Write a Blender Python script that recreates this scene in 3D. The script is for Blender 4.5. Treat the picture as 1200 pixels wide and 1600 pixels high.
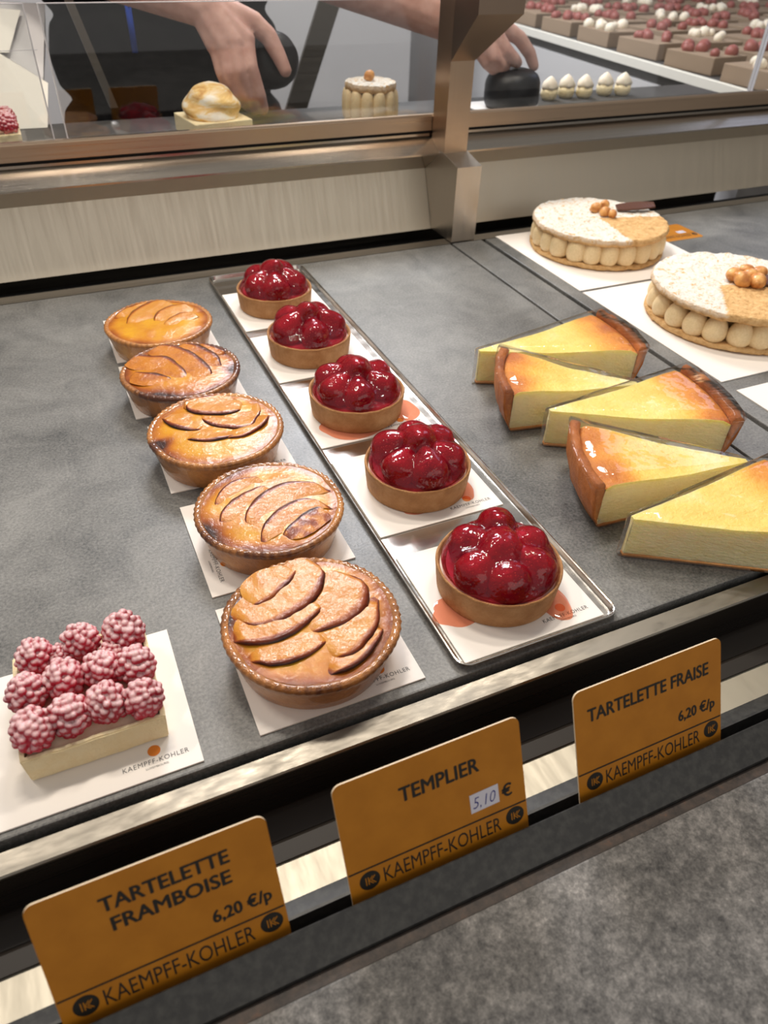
import bpy, bmesh, math, random
from mathutils import Vector, Matrix, noise
PI = math.pi
S = bpy.context.scene
for o in list(bpy.data.objects):
    bpy.data.objects.remove(o)
COL = S.collection

# ------------------------------------------------------------------ camera
CAM = Vector((0.0, 0.0, 0.355))
RGT = Vector((0.91323, -0.40655, 0.02708))
DWN = Vector((-0.24063, -0.59177, -0.76935))
FWD = Vector((0.32881, 0.69608, -0.63825))
FPX = 1146.965
cam = bpy.data.cameras.new('camera')
cam.sensor_fit = 'HORIZONTAL'
cam.sensor_width = 36.0
cam.lens = FPX / 1200.0 * 36.0
cam.clip_start = 0.02
cam.clip_end = 50
cam.dof.use_dof = True
cam.dof.focus_distance = 0.52
cam.dof.aperture_fstop = 14.0
camo = bpy.data.objects.new('camera', cam)
R3 = Matrix((RGT, -DWN, -FWD)).transposed()
camo.matrix_world = Matrix.Translation(CAM) @ R3.to_4x4()
COL.objects.link(camo)
S.camera = camo

# ------------------------------------------------------------------ view, world, lights
S.view_settings.view_transform = 'Standard'
S.view_settings.look = 'None'
S.view_settings.gamma = 1.0
S.view_settings.use_curve_mapping = False
S.view_settings.exposure = 0.0
W = bpy.data.worlds.new('shop_light')
S.world = W
W.use_nodes = True
W.node_tree.nodes['Background'].inputs[0].default_value = (1.0, 0.95, 0.90, 1)
W.node_tree.nodes['Background'].inputs[1].default_value = 0.36


def area(name, loc, target, power, size, size_y=None, color=(1, 0.9, 0.77)):
    l = bpy.data.lights.new(name, 'AREA')
    l.energy = power
    l.color = color
    if size_y:
        l.shape = 'RECTANGLE'
        l.size = size
        l.size_y = size_y
    else:
        l.shape = 'DISK'
        l.size = size
    o = bpy.data.objects.new(name, l)
    o.location = loc
    d = Vector(target) - Vector(loc)
    o.rotation_euler = d.to_track_quat('-Z', 'Y').to_euler()
    COL.objects.link(o)
    return o


area('ceiling_spot', (0.10, 0.80, 1.25), (0.12, 0.45, 0), 7.2, 0.26, 0.06)
area('ceiling_spot', (0.72, 0.80, 1.25), (0.58, 0.45, 0), 6.2, 0.26, 0.06)
area('ceiling_spot', (-0.52, 0.80, 1.25), (-0.1, 0.45, 0), 4.5, 0.26, 0.06)
area('shop_front_light', (0.5, -1.3, 0.95), (0.4, 0.9, 0.0), 5.0, 2.2, 0.9, (1, 0.93, 0.84))
area('cool_window_light', (2.3, 1.6, 1.1), (1.0, 0.8, 0), 3.0, 0.8, 0.6, (0.62, 0.70, 1.0))
area('service_side_lamp', (0.6, 1.9, 1.2), (0.6, 1.5, 0), 30.0, 0.6, 0.4, (0.93, 0.95, 1.0))

# ------------------------------------------------------------------ small helpers


def at(px, py, y):                      # point on the plane Y=y seen at a photo pixel
    d = RGT * ((px - 600) / FPX) + DWN * ((py - 800) / FPX) + FWD
    return CAM + d * ((y - CAM.y) / d.y)


def atz(px, py, z=0.0):                 # point on the plane Z=z seen at a photo pixel
    d = RGT * ((px - 600) / FPX) + DWN * ((py - 800) / FPX) + FWD
    return CAM + d * ((z - CAM.z) / d.z)


def lin(r, g, b):
    f = lambda c: (c / 255 / 12.92) if c / 255 <= 0.04045 else ((c / 255 + 0.055) / 1.055) ** 2.4
    return (f(r), f(g), f(b), 1)


def smooth01(a, b, x):
    t = max(0.0, min(1.0, (x - a) / (b - a)))
    return t * t * (3 - 2 * t)


def nz(x, y, z=0.0, s=1.0):
    return noise.noise(Vector((x * s, y * s, z * s)))


def mesh_obj(name, verts, faces, mats, parent=None, smooth=True, mi=None, attr=None, loc=None):
    me = bpy.data.meshes.new(name)
    me.from_pydata([tuple(v) for v in verts], [], faces)
    if not isinstance(mats, (list, tuple)):
        mats = [mats]
    for m in mats:
        me.materials.append(m)
    if smooth:
        me.polygons.foreach_set('use_smooth', [True] * len(me.polygons))
    if mi:
        me.polygons.foreach_set('material_index', mi)
    if attr:
        a = me.attributes.new('brown', 'FLOAT', 'POINT')
        a.data.foreach_set('value', attr)
    me.update()
    return link(name, me, parent, loc)


def link(name, me, parent=None, loc=None):
    o = bpy.data.objects.new(name, me)
    COL.objects.link(o)
    if parent:
        o.parent = parent
    if loc:
        o.location = loc
    return o


def bm_obj(name, bm, mats, parent=None, smooth=False, loc=None):
    me = bpy.data.meshes.new(name)
    bmesh.ops.recalc_face_normals(bm, faces=bm.faces)
    bm.to_mesh(me)
    bm.free()
    if not isinstance(mats, (list, tuple)):
        mats = [mats]
    for m in mats:
        me.materials.append(m)
    if smooth:
        me.polygons.foreach_set('use_smooth', [True] * len(me.polygons))
    return link(name, me, parent, loc)


def empty(name, loc=(0, 0, 0), rz=0.0):
    o = bpy.data.objects.new(name, None)
    o.empty_display_size = 0.02
    o.location = loc
    o.rotation_euler = (0, 0, rz)
    COL.objects.link(o)
    return o


def tag(o, label, cat, group=None, kind=None):
    o['label'] = label
    o['category'] = cat
    if group:
        o['group'] = group
    if kind:
        o['kind'] = kind
    return o


def add_box(bm, x0, x1, y0, y1, z0, z1, bev=0.0, seg=2):
    r = bmesh.ops.create_cube(bm, size=1.0)
    for v in r['verts']:
        v.co = Vector((x0 + (v.co.x + .5) * (x1 - x0), y0 + (v.co.y + .5) * (y1 - y0), z0 + (v.co.z + .5) * (z1 - z0)))
    if bev > 0:
        es = list({e for v in r['verts'] for e in v.link_edges})
        bmesh.ops.bevel(bm, geom=es, offset=bev, segments=seg, profile=0.6, affect='EDGES')


def box(name, x0, x1, y0, y1, z0, z1, mat, parent=None, bev=0.0, seg=2, loc=None):
    bm = bmesh.new()
    add_box(bm, x0, x1, y0, y1, z0, z1, bev, seg)
    return bm_obj(name, bm, mat, parent, False, loc)


def prism_x(name, prof, x0, x1, mat, parent=None):       # closed (y,z) outline swept along X
    n = len(prof)
    v = [(x0, y, z) for y, z in prof] + [(x1, y, z) for y, z in prof]
    f = [(i, (i + 1) % n, n + (i + 1) % n, n + i) for i in range(n)]
    f += [tuple(range(n))[::-1], tuple(range(n, 2 * n))]
    o = mesh_obj(name, v, f, mat, parent, False)
    bm = bmesh.new()
    bm.from_mesh(o.data)
    bmesh.ops.recalc_face_normals(bm, faces=bm.faces)
    bm.to_mesh(o.data)
    bm.free()
    return o


def lathe(prof, n, fn=None, cap=True):
    v = []
    f = []
    m = len(prof)
    for i, (r, z) in enumerate(prof):
        for j in range(n):
            a = 2 * PI * j / n
            rr, zz = (r, z) if fn is None else fn(r, z, a, i)
            v.append((rr * math.cos(a), rr * math.sin(a), zz))
    for i in range(m - 1):
        for j in range(n):
            k = (j + 1) % n
            f.append((i * n + j, i * n + k, (i + 1) * n + k, (i + 1) * n + j))
    if cap:
        f.append(tuple(range(n))[::-1])
        f.append(tuple(range((m - 1) * n, m * n)))
    return v, f


def ico(sub=2):
    bm = bmesh.new()
    bmesh.ops.create_icosphere(bm, subdivisions=sub, radius=1.0)
    v = [x.co.copy() for x in bm.verts]
    f = [tuple(y.index for y in x.verts) for x in bm.faces]
    bm.free()
    return v, f


ICO = {s: ico(s) for s in (1, 2, 3, 4)}


class MB:
    def __init__(self):
        self.v = []
        self.f = []
        self.m = []
        self.a = []

    def add(self, v, f, mi=0, M=None, a=None):
        n = len(self.v)
        self.v += [tuple(M @ Vector(p)) for p in v] if M else [tuple(p) for p in v]
        self.f += [tuple(i + n for i in q) for q in f]
        self.m += [mi] * len(f)
        self.a += a if a else [0.0] * len(v)

    def ball(self, c, r, sub=2, mi=0):
        v, f = ICO[sub]
        rr = Vector(r) if not isinstance(r, (int, float)) else Vector((r, r, r))
        c = Vector(c)
        self.add([(p.x * rr.x + c.x, p.y * rr.y + c.y, p.z * rr.z + c.z) for p in v], f, mi)

    def limb(self, p0, r0, p1, r1, sub=2, step=0.35):
        p0 = Vector(p0)
        p1 = Vector(p1)
        n = max(2, int((p1 - p0).length / (step * min(r0, r1))) + 1)
        for i in range(n + 1):
            t = i / n
            self.ball(p0.lerp(p1, t), r0 + (r1 - r0) * t, sub)

    def tube(self, pts, rad, n=8, mi=0):
        pts = [Vector(p) for p in pts]
        v = []
        f = []
        for i, p in enumerate(pts):
            d = (pts[min(i + 1, len(pts) - 1)] - pts[max(i - 1, 0)]).normalized()
            a = d.orthogonal().normalized()
            b = d.cross(a)
            r = rad[i] if isinstance(rad, (list, tuple)) else rad
            for j in range(n):
                t = 2 * PI * j / n
                v.append(p + a * (r * math.cos(t)) + b * (r * math.sin(t)))
        for i in range(len(pts) - 1):
            for j in range(n):
                k = (j + 1) % n
                f.append((i * n + j, i * n + k, (i + 1) * n + k, (i + 1) * n + j))
        f.append(tuple(range(n))[::-1])
        f.append(tuple(range((len(pts) - 1) * n, len(pts) * n)))
        self.add(v, f, mi)

    def build(self, name, mats, parent=None, smooth=True, loc=None, attr=False):
        return mesh_obj(name, self.v, self.f, mats, parent, smooth, self.m, self.a if attr else None, loc)


def voxel(name, mb, size, mat, parent=None, smooth_it=4, loc=None, post=None, factor=0.5):
    tmp = mb.build('tmp', [mat])
    md = tmp.modifiers.new('r', 'REMESH')
    md.mode = 'VOXEL'
    md.voxel_size = size
    if smooth_it:
        ms = tmp.modifiers.new('s', 'SMOOTH')
        ms.iterations = smooth_it
        ms.factor = factor
    dg = bpy.context.evaluated_depsgraph_get()
    me = bpy.data.meshes.new_from_object(tmp.evaluated_get(dg))
    me.name = name
    old = tmp.data
    bpy.data.objects.remove(tmp)
    bpy.data.meshes.remove(old)
    me.materials.clear()
    me.materials.append(mat)
    me.polygons.foreach_set('use_smooth', [True] * len(me.polygons))
    if post:
        for v in me.vertices:
            v.co = post(v.co.copy())
    return link(name, me, parent, loc)


def text_mesh(s, width=None, height=None, bold=0.0, cx=None, x=None, y=0.0, shear=0.0, spacing=1.0):
    """flat lettering as (verts, faces); y = baseline; width or cap height set the size"""
    cu = bpy.data.curves.new('t', 'FONT')
    cu.body = s
    cu.size = 1.0
    cu.offset = bold
    cu.shear = shear
    cu.space_character = spacing
    cu.resolution_u = 3
    o = bpy.data.objects.new('t', cu)
    COL.objects.link(o)
    dg = bpy.context.evaluated_depsgraph_get()
    me = bpy.data.meshes.new_from_object(o.evaluated_get(dg))
    v = [w.co.copy() for w in me.vertices]
    f = [tuple(p.vertices) for p in me.polygons]
    bpy.data.objects.remove(o)
    bpy.data.curves.remove(cu)
    bpy.data.meshes.remove(me)
    x0 = min(p.x for p in v)
    x1 = max(p.x for p in v)
    sx = width / (x1 - x0) if width else None
    sy = height / 0.70 if height else None
    if sx is None:
        sx = sy
    if sy is None:
        sy = sx
    ox = (cx - (x1 - x0) * sx / 2) if cx is not None else x
    return [Vector(((p.x - x0) * sx + ox, p.y * sy + y, 0)) for p in v], f


def disc(c, r, n=24, z=0.0):
    return [(c[0] + r * math.cos(2 * PI * i / n), c[1] + r * math.sin(2 * PI * i / n), z) for i in range(n)], [tuple(range(n))]


# ------------------------------------------------------------------ materials
class NT:
    def __init__(self, name):
        self.m = bpy.data.materials.new(name)
        self.m.use_nodes = True
        self.t = self.m.node_tree
        self.b = self.t.nodes['Principled BSDF']
        self.out = self.t.nodes['Material Output']
        self.tc = None

    def n(self, typ, **kw):
        x = self.t.nodes.new(typ)
        for k, v in kw.items():
            setattr(x, k, v)
        return x

    def l(self, a, b):
        self.t.links.new(a, b)

    def co(self, kind='Object', scale=None):
        if self.tc is None:
            self.tc = self.n('ShaderNodeTexCoord')
        o = self.tc.outputs[kind]
        if scale:
            mp = self.n('ShaderNodeMapping')
            mp.inputs['Scale'].default_value = scale
            self.l(o, mp.inputs[0])
            o = mp.outputs[0]
        return o

    def noise(self, scale, detail=4, rough=0.55, stretch=None, dist=0.0):
        x = self.n('ShaderNodeTexNoise')
        x.inputs['Scale'].default_value = scale
        x.inputs['Detail'].default_value = detail
        x.inputs['Roughness'].default_value = rough
        x.inputs['Distortion'].default_value = dist
        self.l(self.co(scale=stretch), x.inputs['Vector'])
        return x.outputs['Fac']

    def voro(self, scale, feature='F1'):
        x = self.n('ShaderNodeTexVoronoi')
        x.feature = feature
        x.inputs['Scale'].default_value = scale
        self.l(self.co(), x.inputs['Vector'])
        return x.outputs['Distance']

    def ramp(self, fac, stops):
        x = self.n('ShaderNodeValToRGB')
        e = x.color_ramp.elements
        while len(e) < len(stops):
            e.new(0.5)
        for i, (p, c) in enumerate(stops):
            e[i].position = p
            e[i].color = c if len(c) == 4 else (*c, 1)
        self.l(fac, x.inputs[0])
        return x.outputs[0]

    def math(self, op, a, b=None, clamp=False):
        x = self.n('ShaderNodeMath', operation=op)
        x.use_clamp = clamp
        for i, q in enumerate((a, b)):
            if q is None:
                continue
            if isinstance(q, (int, float)):
                x.inputs[i].default_value = q
            else:
                self.l(q, x.inputs[i])
        return x.outputs[0]

    def mix(self, fac, a, b):
        x = self.n('ShaderNodeMix', data_type='RGBA')
        for i, q in ((0, fac), (6, a), (7, b)):
            if isinstance(q, (int, float)):
                x.inputs[i].default_value = q
            elif isinstance(q, tuple):
                x.inputs[i].default_value = q
            else:
                self.l(q, x.inputs[i])
        return x.outputs[2]

    def attr(self, name):
        x = self.n('ShaderNodeAttribute')
        x.attribute_name = name
        return x.outputs['Fac']

    def bump(self, h, strength, dist=0.001, into=None):
        x = self.n('ShaderNodeBump')
        x.inputs['Strength'].default_value = strength
        x.inputs['Distance'].default_value = dist
        self.l(h, x.inputs['Height'])
        if into:
            self.l(into, x.inputs['Normal'])
        return x.outputs[0]

    def set(self, color=None, rough=None, metal=None, normal=None, coat=None, coat_rough=None, spec=None, sss=None, sss_r=None, coat_normal=None):
        b = self.b
        for key, q in (('Base Color', color), ('Roughness', rough), ('Metallic', metal), ('Normal', normal), ('Coat Weight', coat),
                       ('Coat Roughness', coat_rough), ('Specular IOR Level', spec), ('Subsurface Weight', sss), ('Coat Normal', coat_normal)):
            if q is None:
                continue
            if isinstance(q, (int, float, tuple)):
                b.inputs[key].default_value = q
            else:
                self.l(q, b.inputs[key])
        if sss:
            b.inputs['Subsurface Radius'].default_value = sss_r or (0.004, 0.002, 0.001)
            b.inputs['Subsurface Scale'].default_value = 1.0
        return self.m


def plain(name, c, rough=0.5, metal=0.0, **kw):
    return NT(name).set(c, rough, metal, **kw)


def clear(name, tint, rough=0.02, ior=1.45, bump=None, boost=0.0, shade=None):
    t = NT(name)
    t.t.nodes.remove(t.b)
    tr = t.n('ShaderNodeBsdfTransparent')
    tr.inputs[0].default_value = tint
    gl = t.n('ShaderNodeBsdfGlossy')
    gl.inputs['Roughness'].default_value = rough
    fr = t.n('ShaderNodeFresnel')
    gm = t.n('ShaderNodeNewGeometry')
    mr = t.n('ShaderNodeMapRange')          # same reflection from both sides of the thin sheet
    mr.inputs[3].default_value = ior
    mr.inputs[4].default_value = 1.0 / ior
    t.l(gm.outputs['Backfacing'], mr.inputs[0])
    t.l(mr.outputs[0], fr.inputs['IOR'])
    if bump:
        hh = t.noise(bump[0], 3)
        if len(bump) > 3:                   # seeds and bubbles under the skin of the coating
            hh = t.math('ADD', hh, t.math('MULTIPLY', t.math('SMOOTH_MIN', t.voro(bump[3]), 0.35), -0.16))
        nm = t.bump(hh, bump[1], bump[2])
        t.l(nm, gl.inputs['Normal'])
        t.l(nm, fr.inputs['Normal'])
    mx = t.n('ShaderNodeMixShader')
    fac = fr.outputs[0]
    if boost:
        fac = t.math('ADD', fac, boost, True)
    t.l(fac, mx.inputs[0])
    first = tr.outputs[0]
    if shade:                                       # a little body colour in the coating itself
        df = t.n('ShaderNodeBsdfDiffuse')
        df.inputs[0].default_value = shade[0]
        m2 = t.n('ShaderNodeMixShader')
        m2.inputs[0].default_value = shade[1]
        t.l(first, m2.inputs[1])
        t.l(df.outputs[0], m2.inputs[2])
        first = m2.outputs[0]
    t.l(first, mx.inputs[1])
    t.l(gl.outputs[0], mx.inputs[2])
    t.l(mx.outputs[0], t.out.inputs[0])
    return t.m


def make_stone(name, dark, light, rough=0.42, big=4.0, fine=900):
    t = NT(name)
    a = t.noise(big, 6, 0.6, dist=0.4)
    b = t.noise(fine, 3, 0.7)
    m = t.noise(big * 5, 5, 0.65, dist=0.8)
    f = t.math('ADD', t.math('MULTIPLY', a, 0.45), t.math('MULTIPLY', b, 0.45))
    f = t.math('ADD', f, t.math('MULTIPLY', m, 0.3))
    c = t.ramp(f, [(0.42, dark), (0.60, tuple((p + q) / 2 for p, q in zip(dark, light))), (0.78, light)])
    return t.set(c, t.ramp(a, [(0.35, (rough - .1,) * 3), (0.7, (rough + .12,) * 3)]), spec=0.45, normal=t.bump(b, 0.25, 0.0006))


def make_counter():
    t = NT('counter_stone')
    a = t.noise(110, 5, 0.75)
    b = t.noise(14, 4, 0.6)
    s = t.noise(420, 3, 0.8)
    f = t.math('ADD', t.math('ADD', t.math('MULTIPLY', a, 0.45), t.math('MULTIPLY', b, 0.22)), t.math('MULTIPLY', s, 0.38))
    c = t.ramp(f, [(0.40, lin(52, 51, 51)), (0.52, lin(92, 90, 88)), (0.62, lin(124, 121, 118)), (0.74, lin(176, 171, 166))])
    return t.set(c, 0.55, spec=0.3, normal=t.bump(s, 0.2, 0.0006))


def make_steel(name, base, rough=0.3, stretch=(3, 400, 400), amt=0.12, bump=0.05):
    t = NT(name)
    a = t.noise(1.0, 4, 0.6, stretch=stretch)
    r = t.ramp(a, [(0.3, (rough - amt,) * 3), (0.7, (rough + amt,) * 3)])
    c = t.mix(a, tuple(x * 0.88 for x in base[:3]) + (1,), base)
    return t.set(c, r, 1.0, normal=t.bump(a, bump, 0.0004))


M_STONE = make_stone('grey_stone', lin(50, 52, 54), lin(146, 145, 142), fine=480)
M_COUNTER = make_counter()
M_STEEL = make_steel('brushed_steel', lin(190, 184, 176), 0.34)
M_LEDGE = make_steel('scratched_steel', lin(138, 133, 124), 0.45, (60, 200, 200))
M_KICK = make_steel('satin_steel', lin(222, 212, 194), 0.5, (240, 12, 12), 0.06, 0.04)
M_FRAME = make_steel('warm_steel', lin(186, 164, 142), 0.36)
M_DARKSTEEL = make_steel('dull_steel', lin(120, 114, 106), 0.42)
M_FRAMEV = make_steel('warm_steel_upright', lin(186, 164, 142), 0.34, (300, 300, 4), 0.05, 0.02)
M_STEELV = make_steel('steel_upright', lin(188, 180, 170), 0.34, (250, 250, 4), 0.05, 0.015)
M_RAILSTEEL = make_steel('polished_steel', lin(176, 168, 158), 0.2, (3, 400, 400), 0.06, 0.02)
M_TRAY = make_steel('tray_steel', lin(200, 196, 190), 0.2, (2, 60, 60), 0.06, 0.02)
M_WELL = make_steel('well_steel', lin(186, 180, 166), 0.5, (200, 40, 40), 0.06, 0.04)
M_FACE = make_steel('shaded_brushed_steel', lin(88, 80, 74), 0.3, (3, 400, 400), 0.08, 0.03)  # darker copy of the steel, the ledge face's shade put into its colour
M_LEDGESHADE = plain('ledge_shade', lin(40, 35, 31), 0.5)  # colour of the ledge's shadow on the well floor
M_BLACK = plain('black_gap', lin(18, 16, 15), 0.8)


def make_rail():
    t = NT('black_rail')
    a = t.noise(220, 3)
    return t.set(t.ramp(a, [(0.4, lin(38, 38, 38)), (0.75, lin(58, 58, 56))]), 0.42, spec=0.4, normal=t.bump(a, 0.15, 0.0003))


M_RAIL = make_rail()


def make_rust():
    t = NT('brown_seal')
    a = t.noise(120, 5, 0.7)
    return t.set(t.ramp(a, [(0.35, lin(30, 22, 18)), (0.6, lin(62, 50, 42)), (0.8, lin(96, 62, 40))]), 0.6, normal=t.bump(a, 0.4, 0.0006))


M_RUST = make_rust()
M_CARD = plain('white_card', lin(238, 232, 226), 0.55, spec=0.3)
M_INK = plain('grey_ink', lin(70, 68, 70), 0.6)
M_ORANGEINK = plain('orange_ink', lin(228, 130, 40), 0.5)


def make_tagmat():
    t = NT('amber_card')
    a = t.noise(60, 4)
    return t.set(t.ramp(a, [(0.35, lin(180, 114, 26)), (0.7, lin(192, 124, 32))]), 0.38, spec=0.4)


M_TAG = make_tagmat()
M_TAGEDGE = plain('pale_card_edge', lin(240, 220, 190), 0.4)
M_TAGINK = plain('black_ink', lin(30, 26, 20), 0.5)
M_STICKER = plain('white_sticker', lin(215, 212, 222), 0.5)
M_BLUEINK = plain('blue_pen_ink', lin(40, 45, 130), 0.5)


def make_crust(name, c0, c1, c2, rough=0.5, coat=0.0):
    t = NT(name)
    a = t.noise(160, 5, 0.65)
    b = t.noise(900, 3, 0.6)
    br = t.attr('brown')
    f = t.math('ADD', t.math('MULTIPLY', a, 0.5), t.math('MULTIPLY', br, 0.75))
    c = t.ramp(f, [(0.18, c0), (0.5, c1), (0.95, c2)])
    h = t.math('ADD', a, t.math('MULTIPLY', b, 0.5))
    return t.set(c, rough, spec=0.3, normal=t.bump(h, 0.7, 0.0022), coat=coat, coat_rough=0.08)


M_SHELL = make_crust('golden_pastry', lin(222, 168, 100), lin(186, 122, 60), lin(88, 42, 16), 0.42, 0.7)
M_CRUST_S = make_crust('shortcrust', lin(206, 162, 116), lin(174, 126, 80), lin(120, 72, 42), 0.65, 0.0)
M_CHEESECRUST = make_crust('browned_crust', lin(222, 160, 98), lin(192, 116, 58), lin(120, 58, 26), 0.55, 0.1)
M_PALECRUST = make_crust('pale_shortbread', lin(246, 230, 190), lin(240, 216, 164), lin(216, 172, 106), 0.65, 0.0)


def make_custard():
    t = NT('baked_custard')
    br = t.attr('brown')
    a = t.noise(90, 5, 0.6)
    f = t.math('ADD', br, t.math('MULTIPLY', t.math('SUBTRACT', a, 0.5), 0.5), True)
    c = t.ramp(f, [(0.0, lin(212, 156, 38)), (0.3, lin(190, 118, 26)), (0.6, lin(144, 72, 20)), (0.95, lin(50, 20, 8))])
    h = t.noise(240, 4)
    return t.set(c, 0.35, spec=0.15, coat=0.5, coat_rough=0.03, coat_normal=t.bump(t.noise(220, 4), 0.5, 0.0016), normal=t.bump(h, 0.3, 0.001))


M_CUSTARD = make_custard()


def make_apple():
    t = NT('glazed_apple')
    br = t.attr('brown')
    a = t.noise(140, 5, 0.65)
    b = t.noise(30, 3, 0.5)
    f = t.math('ADD', br, t.math('MULTIPLY', t.math('SUBTRACT', a, 0.5), 0.35), True)
    c = t.ramp(f, [(0.0, lin(200, 138, 54)), (0.22, lin(190, 118, 40)), (0.42, lin(146, 70, 22)), (0.7, lin(98, 36, 14)), (1.0, lin(32, 12, 8))])
    h = t.noise(420, 4)
    return t.set(c, 0.32, spec=0.15, coat=0.5, coat_rough=0.03, coat_normal=t.bump(t.noise(240, 4), 0.5, 0.0016), normal=t.bump(h, 0.5, 0.001))


M_APPLE = make_apple()


def make_berry():
    t = NT('strawberry_flesh')
    v = t.voro(430)
    a = t.noise(70, 4)
    base = t.ramp(a, [(0.3, lin(158, 14, 26)), (0.55, lin(206, 30, 44)), (0.8, lin(226, 74, 80))])
    seed = t.ramp(v, [(0.14, (1, 1, 1)), (0.24, (0, 0, 0))])
    c = t.mix(seed, base, lin(240, 180, 100))
    return t.set(c, 0.3, spec=0.5, normal=t.bump(v, 0.35, 0.0012), sss=0.15)


M_BERRY = make_berry()
M_GLAZE = clear('red_glaze', (0.80, 0.20, 0.30, 1), 0.012, 1.5, (75, 0.55, 0.0040, 330), 0.012, ((0.16, 0.006, 0.025, 1), 0.28))
M_SYRUP = clear('red_syrup', (0.98, 0.66, 0.54, 1), 0.03, 1.4, None, 0.0, ((0.80, 0.20, 0.08, 1), 0.22))


def dusted(name, base_stops, scale, lo, hi, rough=0.4, bump=0.2, bscale=700, dust=lin(246, 240, 240), sss=0.0, spec=0.4):
    t = NT(name)
    a = t.noise(scale, 3)
    base = t.ramp(a, base_stops)
    g = t.n('ShaderNodeNewGeometry')
    sp = t.n('ShaderNodeSeparateXYZ')
    t.l(g.outputs['Normal'], sp.inputs[0])
    nn = t.noise(2200, 3, 0.75)
    n2 = t.noise(120, 2, 0.5)
    f = t.math('ADD', sp.outputs['Z'], t.math('MULTIPLY', t.math('SUBTRACT', nn, 0.5), 1.1))
    f = t.math('ADD', f, t.math('MULTIPLY', t.math('SUBTRACT', n2, 0.5), 0.7))
    d = t.ramp(f, [(lo, (0, 0, 0)), (hi, (1, 1, 1))])
    d = t.math('MULTIPLY', d, 0.6)
    c = t.mix(d, base, dust)
    return t.set(c, rough, spec=spec, normal=t.bump(t.noise(bscale, 3), bump, 0.0005), sss=sss)


M_RASP = dusted('sugared_raspberry', [(0.3, lin(158, 18, 42)), (0.7, lin(206, 44, 74))], 40, 0.15, 1.15, 0.4, sss=0.2)
M_CREAMDUST = dusted('dusted_cream', [(0.3, lin(226, 186, 130)), (0.7, lin(236, 204, 156))], 60, 0.5, 1.4, 0.6, dust=lin(244, 232, 214))


def make_disc():                        # almond sponge disc, powdered except for one sector
    t = NT('powdered_sponge')
    v = t.noise(150, 5, 0.7)
    base = t.ramp(v, [(0.3, lin(196, 148, 92)), (0.55, lin(226, 184, 128)), (0.8, lin(240, 208, 158))])
    cr = t.noise(130, 4, 0.75, dist=1.2)
    d = t.ramp(cr, [(0.38, (0, 0, 0)), (0.47, (1, 1, 1))])
    br = t.attr('brown')
    d = t.math('MULTIPLY', d, t.math('SUBTRACT', 1.0, br, True))
    c = t.mix(d, base, lin(236, 230, 220))
    return t.set(c, 0.8, spec=0.2, normal=t.bump(v, 1.0, 0.004))


M_DISC = make_disc()
M_DOLLOP = NT('coffee_cream')
_a = M_DOLLOP.noise(500, 3)
M_DOLLOP = M_DOLLOP.set(M_DOLLOP.ramp(_a, [(0.3, lin(224, 198, 152)), (0.7, lin(236, 212, 170))]), 0.5, spec=0.3, normal=M_DOLLOP.bump(_a, 0.15, 0.0005), sss=0.1)
_n = NT('roasted_hazelnut')
_a = _n.noise(90, 4)
M_NUT = _n.set(_n.ramp(_a, [(0.35, lin(176, 108, 54)), (0.65, lin(232, 176, 108))]), 0.35, spec=0.35, coat=0.05)
M_CHOC = plain('dark_chocolate', lin(88, 52, 36), 0.35)


def make_cheese():
    t = NT('baked_cheesecake')
    br = t.attr('brown')
    a = t.noise(60, 4, 0.6)
    f = t.math('ADD', br, t.math('MULTIPLY', t.math('SUBTRACT', a, 0.5), 0.35), True)
    c = t.ramp(f, [(0.0, lin(255, 236, 184)), (0.25, lin(246, 218, 122)), (0.5, lin(242, 194, 88)), (0.78, lin(230, 150, 58)), (1.0, lin(176, 92, 36))])
    h = t.noise(200, 4, 0.6, stretch=(1, 1, 2.5))
    return t.set(c, 0.5, spec=0.35, normal=t.bump(h, 0.8, 0.003), sss=0.5, sss_r=(0.014, 0.010, 0.005))


M_CHEESE = make_cheese()
M_FILM = clear('clear_film', (0.985, 0.985, 0.985, 1), 0.05, 1.40, (30, 0.5, 0.0045), 0.015)
M_GLASS = clear('clear_glass', (0.93, 0.94, 0.94, 1), 0.0, 1.45, None, 0.035)
M_GLASSEDGE = plain('polished_glass_edge', lin(200, 200, 205), 0.2, spec=0.7)
M_MERINGUE = NT('torched_meringue')
_a = M_MERINGUE.noise(55, 4, 0.55, stretch=(0.5, 0.8, 2.0), dist=0.6)
M_MERINGUE = M_MERINGUE.set(M_MERINGUE.ramp(_a, [(0.40, lin(246, 238, 222)), (0.54, lin(236, 198, 130)), (0.72, lin(186, 118, 46))]), 0.5, spec=0.3, sss=0.1)
M_DARKPASTRY = plain('black_glaze', lin(22, 22, 26), 0.45)
_n = NT('skin')
_a = _n.noise(60, 4)
M_SKIN = _n.set(_n.ramp(_a, [(0.3, lin(184, 140, 128)), (0.7, lin(206, 166, 154))]), 0.5, spec=0.3, sss=0.15, normal=_n.bump(_n.noise(300, 4), 0.2, 0.001))
M_SHIRT = plain('black_cloth', lin(11, 10, 12), 0.9, spec=0.15)
M_HAIR = plain('brown_hair', lin(52, 36, 26), 0.6)
M_WHITEBOX = plain('white_board', lin(236, 232, 222), 0.5)
M_GREYPANEL = plain('grey_laminate', lin(205, 203, 204), 0.55)
M_DARKSHELF = make_stone('dark_shelf_stone', lin(52, 50, 50), lin(84, 82, 80), 0.5)
M_WALL = plain('warm_wall', lin(170, 164, 156), 0.8)
M_FLOOR = plain('floor_tile', lin(120, 116, 112), 0.5)
M_CREAM = plain('pale_cream', lin(238, 226, 206), 0.5, sss=0.1)
M_REDFRUIT = plain('red_fruit', lin(180, 60, 50), 0.35)
M_BLUEPEN = plain('blue_plastic', lin(40, 80, 190), 0.3)

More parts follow.
